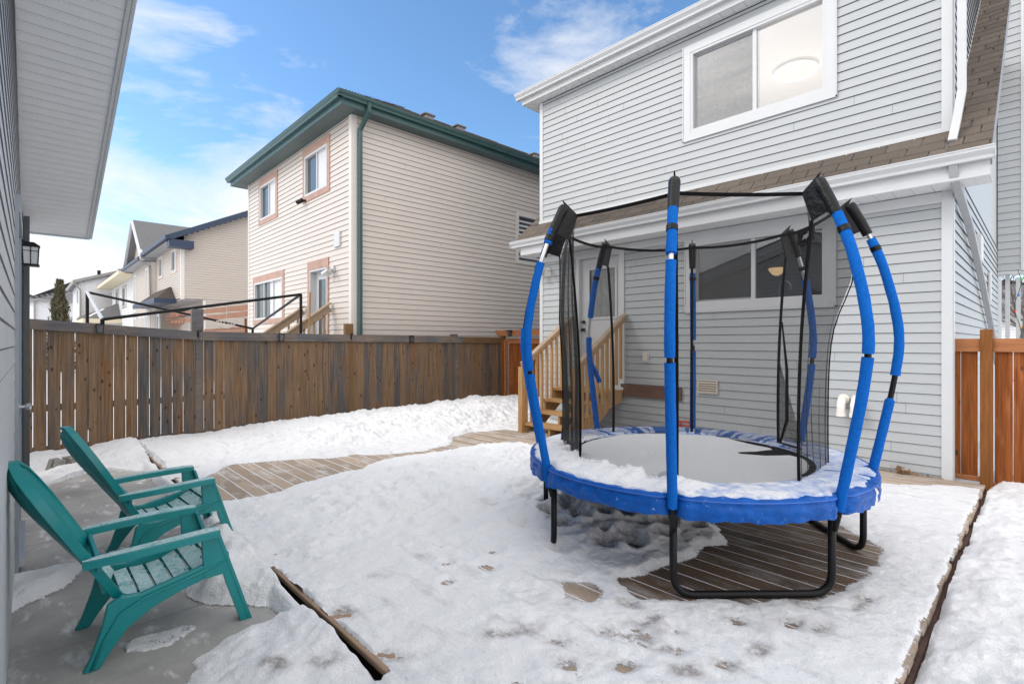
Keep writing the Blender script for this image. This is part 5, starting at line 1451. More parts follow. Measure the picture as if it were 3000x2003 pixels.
ms.build('soffit_slots', mat('slot_dark', (.06, .062, .066), .8), ga, local=True).__setitem__('kind', 'stuff')
m = MB(); xe = 2 * RX - EXE
for (xa, xb) in ((EXE, RX), (RX, xe)):
    za, zb = gz_(xa), gz_(xb)
    m.hexa([(xa, GYW + OV, za - .012), (xb, GYW + OV, zb - .012), (xb, GYW + OV + .024, zb - .012), (xa, GYW + OV + .024, za - .012), (xa, GYW + OV, za + .17), (xb, GYW + OV, zb + .17), (xb, GYW + OV + .024, zb + .17), (xa, GYW + OV + .024, za + .17)])
    m.hexa([(xa, GYW + OV - .03, za - .016), (xb, GYW + OV - .03, zb - .016), (xb, GYW + OV - .004, zb - .016), (xa, GYW + OV - .004, za - .016), (xa, GYW + OV - .03, za - .002), (xb, GYW + OV - .03, zb - .002), (xb, GYW + OV - .004, zb - .002), (xa, GYW + OV - .004, za - .002)])
m.build('fascia', mat('garage_fascia', (.50, .53, .54), .45, .04), ga, local=True)
m = MB()
for (xa, xb) in ((EXE - .05, RX), (RX, xe + .05)):
    za, zb = gz_(xa) + .175, gz_(xb) + .175
    m.hexa([(xa, -6.7, za), (xb, -6.7, zb), (xb, GYW + OV + .045, zb), (xa, GYW + OV + .045, za), (xa, -6.7, za + .04), (xb, -6.7, zb + .04), (xb, GYW + OV + .045, zb + .04), (xa, GYW + OV + .045, za + .04)])
m.build('roof', shingle_dark, ga, local=True)
m = MB(); m.box(EXE - .02, EXE, -6.6, GYW + OV, gz_(EXE) - .02, gz_(EXE) + .17); m.build('eave_fascia', mat('garage_fascia', (.5,) * 3), ga, local=True)
g = gutter((EXE - .02, -6.6), (EXE - .02, GYW + OV), gz_(EXE) + .17, (-1, 0), .11, .11); g.build('gutter', mat('garage_fascia', (.5,) * 3), ga, local=True)
m = MB(); m.box(EXE, GC, -6.6, GYW, gz_(EXE), gz_(EXE) + .01); m.build('soffit', mat('garage_soffit', (.5,) * 3), ga, local=True)
# door in the gable wall
m = MB()
F5.box(m, gd[0] - .05, gd[0] + .06, -.02, .022, -.1, 2.38); F5.box(m, gd[1] - .06, gd[1] + .05, -.02, .022, -.1, 2.38); F5.box(m, gd[0] - .05, gd[1] + .05, -.02, .03, 2.38, 2.50)
dfr = m.build('door_frame', garage_trim, ga, local=True)
m = MB(); F5.box(m, gd[0] + .07, gd[1] - .07, -.05, .004, .02, 2.36)
gdo = m.build('door', mat('garage_door_paint', (.27, .31, .36), .4, .04), ga, local=True)
m = MB(); F5.box(m, gd[0] + .06, gd[1] - .06, -.05, .05, -.06, .0); m.build('threshold', steel, dfr, local=True)
for z_ in (.35, 1.15, 1.95):
    m = MB(); c = gd[1] - .075
    m.tube([F5.p(c, .012, z_ - .055), F5.p(c, .012, z_ + .055)], .008, 8); m.build('hinge', steel, gdo, local=True, smooth=2)
m = MB(); c = gd[0] + .12
m.tube([F5.p(c, .004, .96), F5.p(c, .012, .96), F5.p(c, .014, .96), F5.p(c, .045, .96), F5.p(c, .052, .96), F5.p(c, .075, .96), F5.p(c, .088, .96)], [.032, .032, .013, .013, .026, .030, .012], 16)
m.build('door_knob', steel, gdo, local=True, smooth=2)
spt = MB(); spt.bar((GC + .10, GYW + .045, 2.9), (GC + .10, GYW + .045, .0), .06, .05, up=(0, 1, 0)); spt.build('downspout', mat('dark_downspout', (.06, .065, .07), .4), ga, local=True)
# wall lantern by the garage door
ln = empty('wall_lantern', (-7.25, .03, 2.4), 'black framed lantern with frosted panes on the garage wall', 'lantern')
cx_, cy_ = -7.22, .055
m = MB(); m.hexa([(cx_ - .052, cy_ - .052, 2.30), (cx_ + .052, cy_ - .052, 2.30), (cx_ + .052, cy_ + .052, 2.30), (cx_ - .052, cy_ + .052, 2.30), (cx_ - .06, cy_ - .06, 2.47), (cx_ + .06, cy_ - .06, 2.47), (cx_ + .06, cy_ + .06, 2.47), (cx_ - .06, cy_ + .06, 2.47)]); m.build('panes', mat('frosted_pane', (.55, .57, .58), .4, .05), ln)
m = MB()
for sx in (-1, 1):
    for sy in (-1, 1): m.bar((cx_ + sx * .055, cy_ + sy * .055, 2.29), (cx_ + sx * .063, cy_ + sy * .063, 2.475), .009, .009)
for (dx, dy) in ((0, 1), (1, 0), (0, -1), (-1, 0)):
    m.bar((cx_ + dx * .056, cy_ + dy * .056, 2.29), (cx_ + dx * .063, cy_ + dy * .063, 2.475), .007, .007)
    m.bar((cx_ + dx * .06 - dy * .06, cy_ + dy * .06 - dx * .06, 2.43), (cx_ + dx * .06 + dy * .06, cy_ + dy * .06 + dx * .06, 2.43), .006, .006)
m.box(cx_ - .068, cx_ + .068, cy_ - .068, cy_ + .068, 2.278, 2.292); m.box(cx_ - .072, cx_ + .072, cy_ - .072, cy_ + .072, 2.474, 2.486); m.build('frame', black_metal, ln)
m = MB(); m.hexa([(cx_ - .07, cy_ - .07, 2.486), (cx_ + .07, cy_ - .07, 2.486), (cx_ + .07, cy_ + .07, 2.486), (cx_ - .07, cy_ + .07, 2.486), (cx_ - .025, cy_ - .025, 2.525), (cx_ + .025, cy_ - .025, 2.525), (cx_ + .025, cy_ + .025, 2.525), (cx_ - .025, cy_ + .025, 2.525)]); m.bar((cx_, cy_, 2.5), (cx_, -.02, 2.54), .02, .02); m.build('cap', black_metal, ln)

# ============================================================ concrete pier block
pb = MB(); bx, by, bz = -8.32, .36, -.11
a, b_ = .145, .105; H0, H1 = .0, .17
ang = R(20)
def rot(x, y_): return (bx + x * math.cos(ang) - y_ * math.sin(ang), by + x * math.sin(ang) + y_ * math.cos(ang))
def fr_hex(x0, x1, y0, y1, z0, X0_, X1_, Y0_, Y1_, z1):
    pb.hexa([(*rot(x0, y0), z0), (*rot(x1, y0), z0), (*rot(x1, y1), z0), (*rot(x0, y1), z0), (*rot(X0_, Y0_), z1), (*rot(X1_, Y0_), z1), (*rot(X1_, Y1_), z1), (*rot(X0_, Y1_), z1)])
fr_hex(-a, a, -a, a, bz, -.125, .125, -.125, .125, bz + .10)
for sx in (-1, 1):
    for sy in (-1, 1):
        x0, x1 = sorted((sx * .024, sx * .124)); y0, y1 = sorted((sy * .024, sy * .124)); X0_, X1_ = sorted((sx * .024, sx * .105)); Y0_, Y1_ = sorted((sy * .024, sy * .105))
        fr_hex(x0, x1, y0, y1, bz + .101, X0_, X1_, Y0_, Y1_, bz + .19)
tag(pb.build('pier_block', concrete_block, None, bevel=.006), 'grey concrete deck block with a slotted top half buried in snow by the garage', 'block')

# ============================================================ adirondack chairs
def chair(loc, label, rz=0):
    """origin on the ground under the seat centre, faces +Y, x across"""
    E = empty('adirondack_chair', loc, label, 'chair', 'teal plastic adirondack chairs on the patio', rz=rz)
    hw = .275
    def side_curve(pts, x0, x1, name, m_=teal, bev=.008):
        m = MB(); m.prism([(x0, p[0], p[1]) for p in pts], (x1 - x0, 0, 0)); return m.build(name, m_, E, local=True, bevel=bev)
    # y, z relative to chair (world y - .5, world z + .1)
    for s in (-1, 1):
        x0, x1 = (hw - .035, hw) if s > 0 else (-hw, -hw + .035)
        # rear leg: wide at the rail, tapering to the foot, with a proud spine
        side_curve([(-.31, 0), (-.245, 0), (-.20, .07), (-.13, .16), (-.03, .225), (.10, .27), (.29, .315), (.33, .335), (.33, .405), (.12, .355), (-.08, .315), (-.16, .325), (-.215, .30), (-.235, .20), (-.28, .06)], x0, x1, 'rear_leg')
        m = MB(); xs = hw + .004 if s > 0 else -hw - .004
        m.tube([(xs, -.275, .01), (xs, -.225, .14), (xs, -.165, .245), (xs, -.06, .292), (xs, .12, .327), (xs, .32, .372)], .007, 6); m.build('leg_rib', teal, E, local=True, smooth=True)
        # front leg, slanted from the arm down to the foot, L section
        m = MB(); f0, f1 = (x0 + s * .004, x1 + s * .004)
        m.prism([(f0, .195, .53), (f0, .27, .53), (f0, .352, .30), (f0, .205, .30)], (f1 - f0, 0, 0)); m.prism([(f0, .30, .30), (f0, .352, .30), (f0, .437, .0), (f0, .39, .0), (f0, .315, .24)], (f1 - f0, 0, 0))
        xi0, xi1 = (hw - .075, hw + .008) if s > 0 else (-hw - .008, -hw + .075)
        m.hexa([(xi0, .43, 0), (xi1, .43, 0), (xi1, .447, 0), (xi0, .447, 0), (xi0, .265, .53), (xi1, .265, .53), (xi1, .282, .53), (xi0, .282, .53)])
        m.build('front_leg', teal, E, local=True)
        # arm: flat board, slightly bowed outwards, wider in front
        m = MB(); rows_t = []; prof = [(-.31, .545, .020), (-.25, .550, .034), (-.10, .556, .041), (.08, .560, .045), (.22, .562, .046), (.275, .558, .042)]
        for (yy, zz, w_) in prof:
            cx0 = (hw - .005 + .018 * math.sin((yy + .36) / .64 * math.pi)) * s
            rows_t.append([(cx0 - w_, yy, zz - .038), (cx0 - w_, yy, zz - .004), (cx0 - w_ + .006, yy, zz), (cx0 + w_ - .006, yy, zz), (cx0 + w_, yy, zz - .004), (cx0 + w_, yy, zz - .038), (cx0 - w_, yy, zz - .038)])
        m.grid(rows_t); n = len(m.v); m.f.append(tuple(range(5, -1, -1))); m.f.append(tuple(range(n - 7, n - 1)))
        ar = m.build('armrest', teal, E, local=True, smooth=2)
        m = MB(); rw = []
        for (yy, zz, w_) in prof:
            cx0 = (hw - .005 + .018 * math.sin((yy + .36) / .64 * math.pi)) * s
            rw.append([(cx0 - w_ + .007, yy, zz + .0012), (cx0, yy, zz + .0035), (cx0 + w_ - .007, yy, zz + .0012)])
        m.grid(rw); m.build('arm_frost', teal_frost, ar, local=True)
    # seat slats following the seat curve, with little ties
    def seat(t):  # t 0 rear..1 front -> y,z
        y_ = -.155 + .475 * t; z_ = .305 + .02 * t + .115 * t * t - .05 * math.sin(math.pi * t) ; 
        if t > .9: z_ -= (t - .9) * .25
        return y_, z_
    for k in range(6):
        t0, t1 = k / 6 + .012, (k + 1) / 6 - .014
        m = MB(); fr = MB(); rows_ = []; top_ = []
        for t in np.linspace(t0, t1, 4):
            y_, z_ = seat(t); half = hw - .035 if k else (hw - .035) * (.72 + .28 * (t - t0) / (t1 - t0))
            rows_.append([(-half, y_, z_ - .014), (-half, y_, z_), (half, y_, z_), (half, y_, z_ - .014), (-half, y_, z_ - .014)])
            top_.append([(x_, y_, z_ + .0015 + .0015 * math.cos(x_ * 6)) for x_ in np.linspace(-half + .006, half - .006, 9)])
        m.grid(rows_); m.f.append((0, 1, 2, 3)); n = len(m.v); m.f.append((n - 2, n - 3, n - 4, n - 5))
        sl = m.build('seat_slat', teal, E, local=True, bevel=.004)
        fr.grid(top_); fr.build('slat_frost', teal_frost, sl, local=True)
    m = MB()
    for x_ in (-.12, .12):
        for k in range(5):
            y_, z_ = seat((k + 1) / 6); m.box(x_ - .012, x_ + .012, y_ - .02, y_ + .02, z_ - .02, z_ - .004)
    m.box(-hw + .03, hw - .03, .315, .335, .33, .40); m.box(-hw + .03, hw - .03, -.06, -.045, .235, .28)
    m.build('seat_apron', teal, E, local=True)
    # back: fan of slats, one moulded curved sheet with grooves and a stepped rounded top
    def backpt(u, v):    # u -1..1 across, v 0..1 up
        halfw = float(np.interp(v, [0, .15, .35, .62, .74, .84, .92, .97, 1], [.19, .215, .25, .272, .262, .232, .185, .12, .035]))
        x_ = u * halfw
        y_ = -.175 - .29 * v - .07 * v * v - .115 * (1 - u * u) * (halfw / .272) * (.45 + .55 * v) + .03 * (1 - v) ** 3
        z_ = .30 + .71 * v
        return x_, y_, z_
    nu, nv = 50, 26
    def groove(u):
        t = (u + 1) / 2 * 7; f = abs(t - round(t)); return .012 * max(0, 1 - f / .13) if .4 < t < 6.6 else 0
    rows_f, rows_b = [], []
    for j in range(nv + 1):
        v = j / nv; rf2, rb2 = [], []
        for i in range(nu + 1):
            u = -1 + 2 * i / nu; x_, y_, z_ = backpt(u, v); g_ = groove(u) if v > .05 else 0
            if v > .99:
                kk = int(min(6, max(0, (u + 1) / 2 * 7))); 
            rf2.append((x_, y_ - g_, z_)); rb2.append((x_, y_ - .014 + g_ * .8, z_ - .004))
        rows_f.append(rf2); rows_b.append(rb2)
    m = MB(); m.grid(rows_f); m.grid([list(reversed(r__)) for r__ in rows_b]); m.build('backrest', teal, E, local=True, smooth=True)
    # rim flange round the back, wide at the sides
    m = MB(); rim = [backpt(-1, v) for v in np.linspace(0, 1, 14)] + [backpt(u, 1) for u in np.linspace(-.9, .9, 15)] + [backpt(1, v) for v in np.linspace(1, 0, 14)]
    pr = []
    for p in rim:
        x_, y_, z_ = p; o = Vector((x_, 0, (z_ - .62) * .35)); o = o.normalized() * .008 if o.length > 1e-6 else Vector()
        pr.append([(x_ - o.x, y_ + .004, z_ - o.z), (x_ + o.x, y_ + .004, z_ + o.z), (x_ + o.x, y_ - .040, z_ + o.z), (x_ - o.x, y_ - .040, z_ - o.z), (x_ - o.x, y_ + .004, z_ - o.z)])
    m.grid(pr); m.build('back_rim', teal, E, local=True, smooth=2)
    m = MB()
    for (p, q_) in (((-.27, -.215, .50), (.27, -.215, .50)), ((-.20, -.19, .36), (.20, -.19, .36))):
        m.bar((p[0], p[1] - .03, p[2]), (q_[0], q_[1] - .03, q_[2]), .02, .05)
    m.build('back_brace', teal, E, local=True, bevel=.004)
    m = MB(); rws = []
    for v in np.linspace(.0, .10, 4):
        rws.append([(p[0] * .9, p[1] + .004 + .006 * (1 - u * u), p[2] + .003) for u in np.linspace(-1, 1, 12) for p in [backpt(u, v)]])
    m.grid(rws); m.build('back_frost', teal_frost, E, local=True)
    return E
chair((-3.475, .515, -.1), 'nearest teal adirondack chair, its back close to the garage wall')
chair((-4.685, .77, -.1), 'farther teal adirondack chair, the one standing with front legs in the snow', R(3))

# ============================================================ trampoline
TC = Vector((-1.98, 3.83, 0))
TA = [293.5, 340.5, 382, 427, 475, 522, 566, 607]      # P1..P8, degrees
T = empty('trampoline', tuple(TC), 'round blue edged trampoline with eight foam covered poles and a black safety net', 'trampoline')
RING = 1.175
def rp(ang, r, z, t=0): 
    a = R(ang); return (TC.x + r * math.cos(a) - t * math.sin(a), TC.y + r * math.sin(a) + t * math.cos(a), z)
m = MB(); m.tube([rp(a, RING, .585) for a in range(0, 360, 6)], .02, 8, closed=True); m.build('frame_ring', black_metal, T, smooth=True)
def bend(P, r, n=6):
    out = [Vector(P[0])]
    for i in range(1, len(P) - 1):
        a, b_, c = Vector(P[i - 1]), Vector(P[i]), Vector(P[i + 1]); d1 = (a - b_).normalized(); d2 = (c - b_).normalized()
        for k in range(n + 1):
            t = k / n; p = b_ + d1 * r * (1 - t) ** 2 + d2 * r * t ** 2; out.append(p)
    out.append(Vector(P[-1])); return [tuple(p) for p in out]
for i in (0, 2, 4, 6):
    a0, a1 = TA[i], TA[i + 1]; zb = .022 if i != 6 else .03
    m = MB(); m.tube(bend([rp(a0, RING, .575), rp(a0, RING + .0, zb), rp(a1, RING + .0, zb), rp(a1, RING, .575)], .13, 8), .022, 12)
    leg = m.build('leg', black_metal, T, smooth=True)
    for a_ in (a0, a1):
        m = MB(); m.tube([rp(a_, RING, .56), rp(a_, RING, .47)], .028, 12); m.build('leg_socket', black_plastic, leg, smooth=2)
        m = MB(); m.tube([rp(a_, RING + .02, .455), rp(a_, RING + .03, .455)], .008, 8); m.build('bolt', steel, leg)
PROF = [(.40, 1.19), (.50, 1.215), (.63, 1.235), (.89, 1.288), (1.14, 1.337), (1.28, 1.36), (1.42, 1.378), (1.5, 1.382), (1.6, 1.378), (1.77, 1.352), (1.95, 1.310), (2.05, 1.283), (2.17, 1.240), (2.30, 1.184), (2.40, 1.135), (2.47, 1.098), (2.52, 1.06)]
zs_ = [p[0] for p in PROF]; rs_ = [p[1] for p in PROF]
def prr(z): return float(np.interp(z, zs_, rs_))
def poleseg(ang, z0, z1, rad, n=16, wob=0, seed=0, dr=0):
    rnd = random.Random(seed); pts = []; k = max(3, int((z1 - z0) / .05))
    for i in range(k + 1):
        z = z0 + (z1 - z0) * i / k; pts.append(rp(ang, prr(z) + dr, z))
    rr_ = [rad * (1 + rnd.uniform(-wob, wob)) for _ in pts]
    m = MB(); m.tube(pts, rr_, n); return m
SEG = {   # foam pieces (z0,z1), bare steel shows between
 0: [(.545, 1.385), (1.415, 1.955), (2.00, 2.275)],
 1: [(.525, 1.415), (1.435, 2.25)],
 2: [(.60, 1.10), (1.27, 2.22)],
 3: [(.60, 1.30), (1.36, 2.05)],
 4: [(.60, 1.40), (1.52, 2.20)],
 5: [(.60, 1.55), (1.75, 2.25)],
 6: [(.56, 1.62)],
 7: [(.47, 1.275), (1.30, 2.06), (2.20, 2.235), (2.26, 2.30)],
}
for i, a_ in enumerate(TA):
    m = poleseg(a_, .40, 1.46, .0175, 10)
    po = m.build('pole', black_metal, T, smooth=True)
    m = poleseg(a_, 1.46, 2.44, .0150, 10)
    m.build('upper_pole', black_metal if i == 6 else steel, po, smooth=True)
    for k, (z0, z1) in enumerate(SEG[i]):
        m = poleseg(a_, z0, z1, .0295, 18, wob=.03, seed=i * 7 + k)
        m.build('foam_sleeve', foam, po, smooth=2)
    zc = 2.235 if i == 7 else 2.15
    m = MB(); pc = prr(zc); ax = (Vector(rp(a_, prr(zc + .05), zc + .05)) - Vector(rp(a_, prr(zc - .05), zc - .05))).normalized(); c = Vector(rp(a_, pc, zc))
    m.tube([tuple(c - ax * .017), tuple(c + ax * .017)], .0335, 16); m.build('hook_strap', vinyl_black, po, smooth=2)
    m = MB(); m.tube([rp(a_, prr(.55) - .005, .55), rp(a_, prr(.55) - .06, .52)], .02, 8); m.build('clamp', black_plastic, po)
# loose flaps of foam
m = MB(); m.tube([rp(TA[5], prr(1.28), 1.30), rp(TA[5], prr(1.2) + .01, 1.20, -.06), rp(TA[5], prr(1.1), 1.08, -.10)], [.02, .026, .024], 12); m.build('loose_foam', foam, T, smooth=2)
m = MB(); m.tube([rp(TA[2], prr(1.08), 1.08), rp(TA[2], prr(1.12) + .002, 1.13, .004)], [.0295, .014], 14); m.build('loose_foam', foam, T, smooth=2)
# sleeves at the pole tops: flattened pocket + web towards the net
TI = []     # inner top corner, inner lower corner
for i, a_ in enumerate(TA):
    m = MB()
    pts = [(2.25, .031), (2.32, .033), (2.38, .034), (2.43, .035), (2.46, .036), (2.475, .030)]
    m.tube([rp(a_, prr(z) - .004, z) for z, _ in pts], [r__ for _, r__ in pts], 18)
    po_ = m.build('pole_cap', vinyl_black, T, smooth=2)
    m = MB(); o0 = rp(a_, prr(2.49) + .045, 2.515); o1 = rp(a_, .985, 2.425); o2 = rp(a_, 1.045, 2.235); o3 = rp(a_, prr(2.28) - .02, 2.28); o4 = rp(a_, prr(2.49), 2.49)
    w_ = .011
    A1 = rp(a_, .985, 2.425, w_)
    for s in (1,):
        base = [rp(a_, prr(2.5) + .035, 2.525, 0), rp(a_, .985, 2.425, 0), rp(a_, 1.05, 2.235, 0), rp(a_, prr(2.285) - .01, 2.285, 0), rp(a_, prr(2.48) , 2.48, 0)]
        off = Vector(rp(a_, 1, 0, w_)) - Vector(rp(a_, 1, 0, 0))
        m.prism([tuple(Vector(p) - off * .5) for p in base], tuple(off))
    m.build('cap_web', vinyl_black, po_, bevel=.004)
    TI.append((rp(a_, .99, 2.42), rp(a_, 1.05, 2.24)))
# top strap ring and vertical straps
def strap(path, w_, th=.004, up=(0, 0, 1)):
    m = MB(); rows_ = []
    P = [Vector(p) for p in path]
    for i, p in enumerate(P):
        d = (P[min(i + 1, len(P) - 1)] - P[max(0, i - 1)]).normalized(); u_ = Vector(up); s_ = d.cross(u_).normalized()
        v_ = s_.cross(d).normalized()
        rows_.append([tuple(p + v_ * w_ / 2 + s_ * th / 2), tuple(p + v_ * w_ / 2 - s_ * th / 2), tuple(p - v_ * w_ / 2 - s_ * th / 2), tuple(p - v_ * w_ / 2 + s_ * th / 2), tuple(p + v_ * w_ / 2 + s_ * th / 2)])
    m.grid(rows_); return m
def topline(i, t):     # straight-ish with a little sag between caps
    a = Vector(TI[i][0]); b_ = Vector(TI[(i + 1) % 8][0]); p = a.lerp(b_, t); p.z -= (.030 if i not in (0, 1, 7) else .008) * 4 * t * (1 - t); return p
for i in range(8):
    m = strap([topline(i, t) for t in np.linspace(0, 1, 9)], .024); m.build('top_strap', webbing, T)
NB = .955
def vline(i, v):       # v 0 top .. 1 bottom, at pole i
    a_ = TA[i]; z = 2.24 + (.61 - 2.24) * v
    r__ = 1.05 - .085 * (1 - (1 - v) ** 2.0) - .012 * math.sin(v * math.pi); return Vector(rp(a_, r__ + (.06 * min(1, v * 3) if i == 6 else (.10 * math.exp(-((v - .16) / .17) ** 2) if i == 2 else 0)), z))
for i in range(8):
    m = strap([vline(i, v) for v in np.linspace(0, 1, 16)], .026, .005, up=(math.cos(R(TA[i] + 90)), math.sin(R(TA[i] + 90)), 0)); m.build('net_strap', webbing, T)
def netpanel(i, fold=0, n=28, t0=0, t1=1):
    rows_ = []; rnd = random.Random(i); ph = rnd.uniform(0, 6)
    for j in range(15):
        v = j / 14; row = []
        for k in range(n + 1):
            t = t0 + (t1 - t0) * k / n; a = topline(i, t) if v == 0 else None
            A_ = vline(i, v); B_ = vline((i + 1) % 8, v)
            if j == 0: p = topline(i, t)
            else:
                p = A_.lerp(B_, t)
                tl = topline(i, t); ed = abs(2 * t - 1)
                if v < .25: p = tl.lerp(p, min(1, (v / .25) ** .7) if ed < .93 else 1)
                p.z = p.z + (tl.z - p.z) * (1 - v) ** 6 * .3
                out_ = (p - TC); out_.z = 0; out_.normalize()
                p = p + out_ * (.012 * math.sin(t * 9 + ph) * math.sin(v * math.pi) + fold * (math.sin(t * 31 + 2.5 * math.sin(v * 3)) + .6 * math.sin(t * 67 + v * 5)) * (.3 + v * .7))
            row.append(tuple(p))
        rows_.append(row)
    m = MB(); m.grid(rows_); return m
for i in range(8):
    netpanel(i, fold={6: .016, 1: .007}.get(i, 0), n=160 if i in (1, 6) else 28).build('net_panel', {6: net_fold, 1: net_mid}.get(i, net), T, smooth=True)
# loose flap trailing inside the far right
m = MB(); m.tube([tuple(vline(3, .35) + Vector((.02, -.02, 0))), tuple(vline(3, .6) + Vector((.10, -.10, 0))), tuple(vline(3, .85) + Vector((.13, -.18, 0))), rp(TA[3] - 8, .86, .66), rp(TA[3] - 22, .9, .65)], [.006, .012, .014, .012, .008], 6); m.build('loose_cord', webbing, T, smooth=True)
rows_ = []
for j in range(8):
    v = j / 7; c0 = vline(3, .55 + .42 * v); rows_.append([tuple(c0 + Vector((.0 + .23 * v * k / 8, -.015 * k * v, 0)) + Vector((0, .02 * math.sin(k * 1.7), 0))) for k in range(9)])
m = MB(); m.grid(rows_); m.build('net_flap', net_fold, T, smooth=True)
# name tag on the far strap
tp0 = topline(2, .30); tp1 = topline(2, .62)
tdir = (tp1 - tp0).normalized(); 
m = MB(); dz = Vector((0, 0, -.115)); inn = (TC - tp0); inn.z = 0; inn.normalize(); o_ = inn * .004
m.hexa([tuple(p) for p in (tp0 + dz, tp1 + dz, tp1 + dz + o_, tp0 + dz + o_, tp0, tp1, tp1 + o_, tp0 + o_)]); tg = m.build('name_tag', webbing, T)
fc = bpy.data.curves.new('tag_text', 'FONT'); fc.body = 'plumplay'; fc.size = .060; fc.extrude = .0005; fc.align_x = 'CENTER'; fc.align_y = 'CENTER'
fo = bpy.data.objects.new('tmp', fc); col.objects.link(fo); bpy.context.view_layer.update()
tm = bpy.data.meshes.new_from_object(fo); bpy.data.objects.remove(fo)
tm.materials.append(mat('tag_print', (.55, .55, .56), .7)); to = bpy.data.objects.new('tag_lettering', tm); col.objects.link(to); to.parent = tg
xa = -tdir; nrm = inn; ya = nrm.cross(xa).normalized()
if ya.z < 0: xa = -xa; ya = nrm.cross(xa).normalized()
M4 = Matrix((xa, ya, nrm)).transposed().to_4x4(); ctr = (tp0 + tp1) / 2 + dz * .52 + inn * .0065; M4.translation = ctr - TC
to.matrix_local = M4
# mat, springs cover
m = MB(); m.tube([(TC.x, TC.y, .595), (TC.x, TC.y, .601)], .95, 64); m.build('jumping_mat', mat_black, T)
# safety pad: padded ring + skirt, divided into eight with seams
def padz(r, th):
    t = (r - .90) / (1.245 - .90); return .617 + .022 * math.sin(min(1, max(0, t)) * math.pi) ** .6
def vn1(x, y_, s, seed): return float(vnoise(np.array([x / s]), np.array([y_ / s]), seed)[0])
m = MB(); rows_ = []
for k in range(481):
    a_ = k * .75; aa = a_; seam = min(abs((a_ - q_ + 180) % 360 - 180) for q_ in TA); sdip = .012 * math.exp(-(seam / 1.1) ** 2)
    pl = .004 * math.sin(a_ * .35) + .003 * math.sin(a_ * 1.13 + 1)
    row = []
    nt_ = .062 * math.exp(-(seam / 1.8) ** 2)
    for r__ in (.90, .91, .95, 1.0, 1.06, 1.12, 1.17, 1.21, 1.235): row.append(rp(aa, r__ - nt_ * max(0, min(1, (r__ - 1.05) / .12)), padz(r__, a_) - sdip + pl * .5))
    sw = 1 + .010 * (vn1(a_, 0, 9, 3) - .5) + .012 * (vn1(a_, 5, 3.5, 4) - .5)
    for (r__, z_) in ((1.250, .622), (1.253, .606), (1.243, .590), (1.250, .578), (1.254, .565), (1.254, .550), (1.253, .535), (1.253, .520), (1.252, .507), (1.250, .495)):
        wr_ = 0 if z_ > .595 else .013 * (vn1(a_, z_ * 100, 2.6, 9) - .5) + .008 * (vn1(a_ + z_ * 60, z_ * 100, 1.3, 12) - .5)
        row.append(rp(aa, r__ * (sw if z_ < .6 else 1) - nt_ + wr_, z_ + (pl * 1.2 if z_ < .56 else pl * .3) + sdip * (-.0)))
    rows_.append(row)
m.grid(rows_); m.build('safety_pad', pvc_blue, T, smooth=True)
m = MB(); m.tube([rp(k, 1.250 - .062 * math.exp(-(min(abs((k - q_ + 180) % 360 - 180) for q_ in TA) / 1.8) ** 2), .606) for k in range(360)], .005, 6, closed=True); m.build('pad_piping', mat('blue_piping', (.02, .12, .5), .4), T, smooth=True)
# snow lying on the pad (thin frost nearly everywhere, clods on the left and front)
def vn1(x, y_, s, seed): return float(vnoise(np.array([x / s]), np.array([y_ / s]), seed)[0])
Kt, Kr = 620, 40
ta = np.linspace(0, 2 * math.pi, Kt + 1); ra = np.linspace(.885, 1.243, Kr)
TT, RR = np.meshgrid(ta, ra, indexing='ij')
ad_ = np.degrees(TT) % 360
sm_ = np.min(np.stack([np.abs((ad_ - q_ + 180) % 360 - 180) for q_ in TA]), 0)
RS = RR - .062 * np.exp(-(sm_ / 1.8) ** 2) * sst(1.03, 1.17, RR)
PX = TC.x + RS * np.cos(TT); PY = TC.y + RS * np.sin(TT)
cl = np.exp(-((ad_ - 238) / 38) ** 2) * 1.0 + np.exp(-((ad_ - 285) / 18) ** 2) * .75
padt = np.vectorize(lambda r__: padz(r__, 0))(RR)
b1 = billow(PX, PY, .17, 5, 3); f1 = fbm(PX, PY, .10, 15, 4)
inner = np.clip((1.10 - RR) / .2, 0, 1)
clod = np.clip((b1 - .56) * 3.6, 0, 1) ** .55 * .066 * cl * (.25 + .75 * inner)
edgefade = sst(0, .022, RR - .885 + .015 * f1) * sst(0, .03, 1.235 - RR + .02 * f1)
seam_a = np.min(np.stack([np.abs((ad_ - q_ + 180) % 360 - 180) for q_ in TA]), 0)
thk = (.0028 + .0035 * f1 + .004 * cl + clod) * edgefade - .006 * (1 - edgefade) - .006 * np.exp(-(seam_a / .7) ** 2) * (1 - .8 * cl)
back = np.exp(-((ad_ - 120) / 60) ** 2)
thk = thk - .0045 * back + .001
m = MB(); zz = padt + thk + .0
m.grid([[(PX[i, j], PY[i, j], zz[i, j]) for j in range(Kr)] for i in range(Kt + 1)])
psn = m.build('pad_snow', M_frost, None, smooth=True)
at3 = psn.data.attributes.new('thick', 'FLOAT', 'POINT'); at3.data.foreach_set('value', np.clip((thk - .004) / .012, 0, 1).ravel().astype(np.float32))
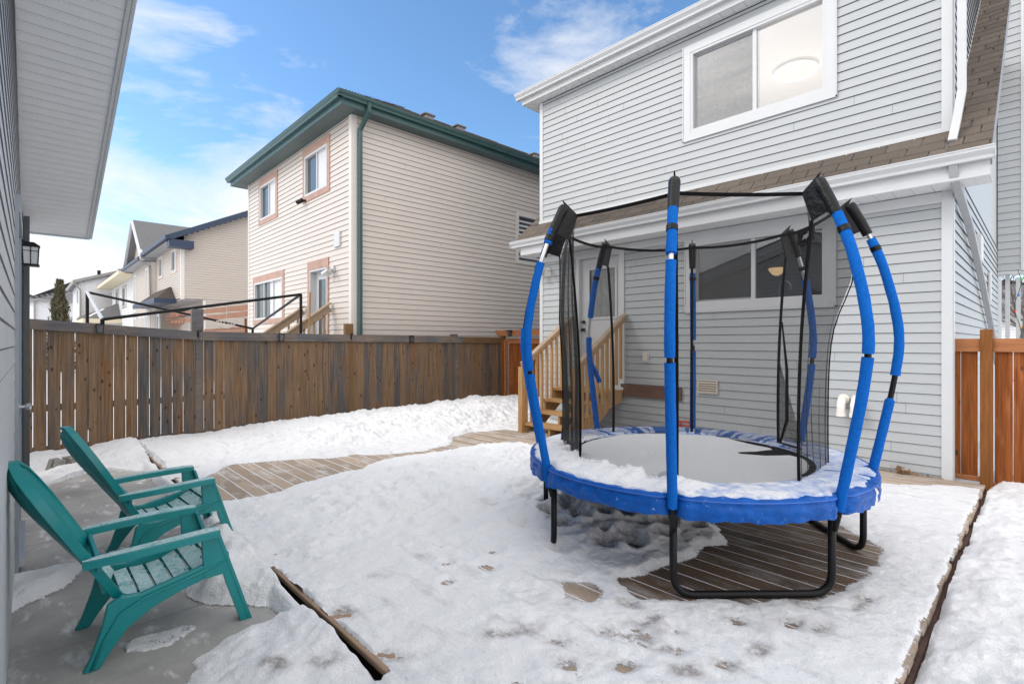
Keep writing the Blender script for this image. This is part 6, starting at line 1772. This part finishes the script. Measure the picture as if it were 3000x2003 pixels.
tag(psn, 'ring of frost and snow clods lying on the blue trampoline pad', 'snow', kind='stuff')
Kt, Kr = 420, 90
ta = np.linspace(0, 2 * math.pi, Kt + 1); ra = np.linspace(.0, .90, Kr)
TT, RR = np.meshgrid(ta, ra, indexing='ij'); PX = TC.x + RR * np.cos(TT); PY = TC.y + RR * np.sin(TT)
f1 = fbm(PX, PY, .18, 25, 5); hole = sdist(PX, PY, [(-2.44, 5.09), (-2.09, 4.94), (-1.79, 4.79), (-1.54, 4.66), (-1.39, 4.63), (-1.23, 4.56), (-1.11, 4.29), (-1.08, 3.95), (-1.1, 3.73), (-1.13, 3.78), (-1.15, 4.02), (-1.21, 4.2), (-1.29, 4.33), (-1.4, 4.38), (-1.53, 4.22), (-1.68, 4.15), (-1.73, 4.21), (-1.64, 4.37), (-1.55, 4.54), (-1.78, 4.6), (-2.06, 4.74)]) + .035 * f1
th2 = .012 + .008 * f1 - .030 * sst(-.03, .015, hole)
rim_ = sst(.90, .86, RR + .015 * f1); th2 = th2 * rim_ - .004 * (1 - rim_)
m = MB(); m.grid([[(PX[i, j], PY[i, j], .601 + th2[i, j]) for j in range(Kr)] for i in range(Kt + 1)])
tag(m.build('mat_snow', M_snow, None, smooth=True), 'thin white snow layer on the trampoline mat inside the net', 'snow', kind='stuff')

# ------------------------------------------------------------ string lights at the porch (far right)
t = empty('string_lights', (-.45, 14.7, 2.9), 'string of small coloured lights dangling at the right edge by the porch', 'lights')
m = MB(); pts = [(-.40 + .05 * math.sin(k), 14.45, 2.95 - k * .16) for k in range(10)]
m.tube(pts, .006, 5); m.build('cord', mat('green_cord', (.02, .08, .04), .6), t)
for k, c in ((1, (.1, .5, .2)), (3, (.1, .2, .6)), (5, (.7, .03, .02)), (7, (.6, .3, .05))):
    m = MB(); p = pts[k]; m.tube([p, (p[0] + .01, p[1], p[2] - .03), (p[0] + .012, p[1], p[2] - .06)], [.014, .022, .006], 8); m.build('bulb', mat('bulb_%s' % {1: 'green', 3: 'blue', 5: 'red', 7: 'amber'}[k], c, .3), t, smooth=True)
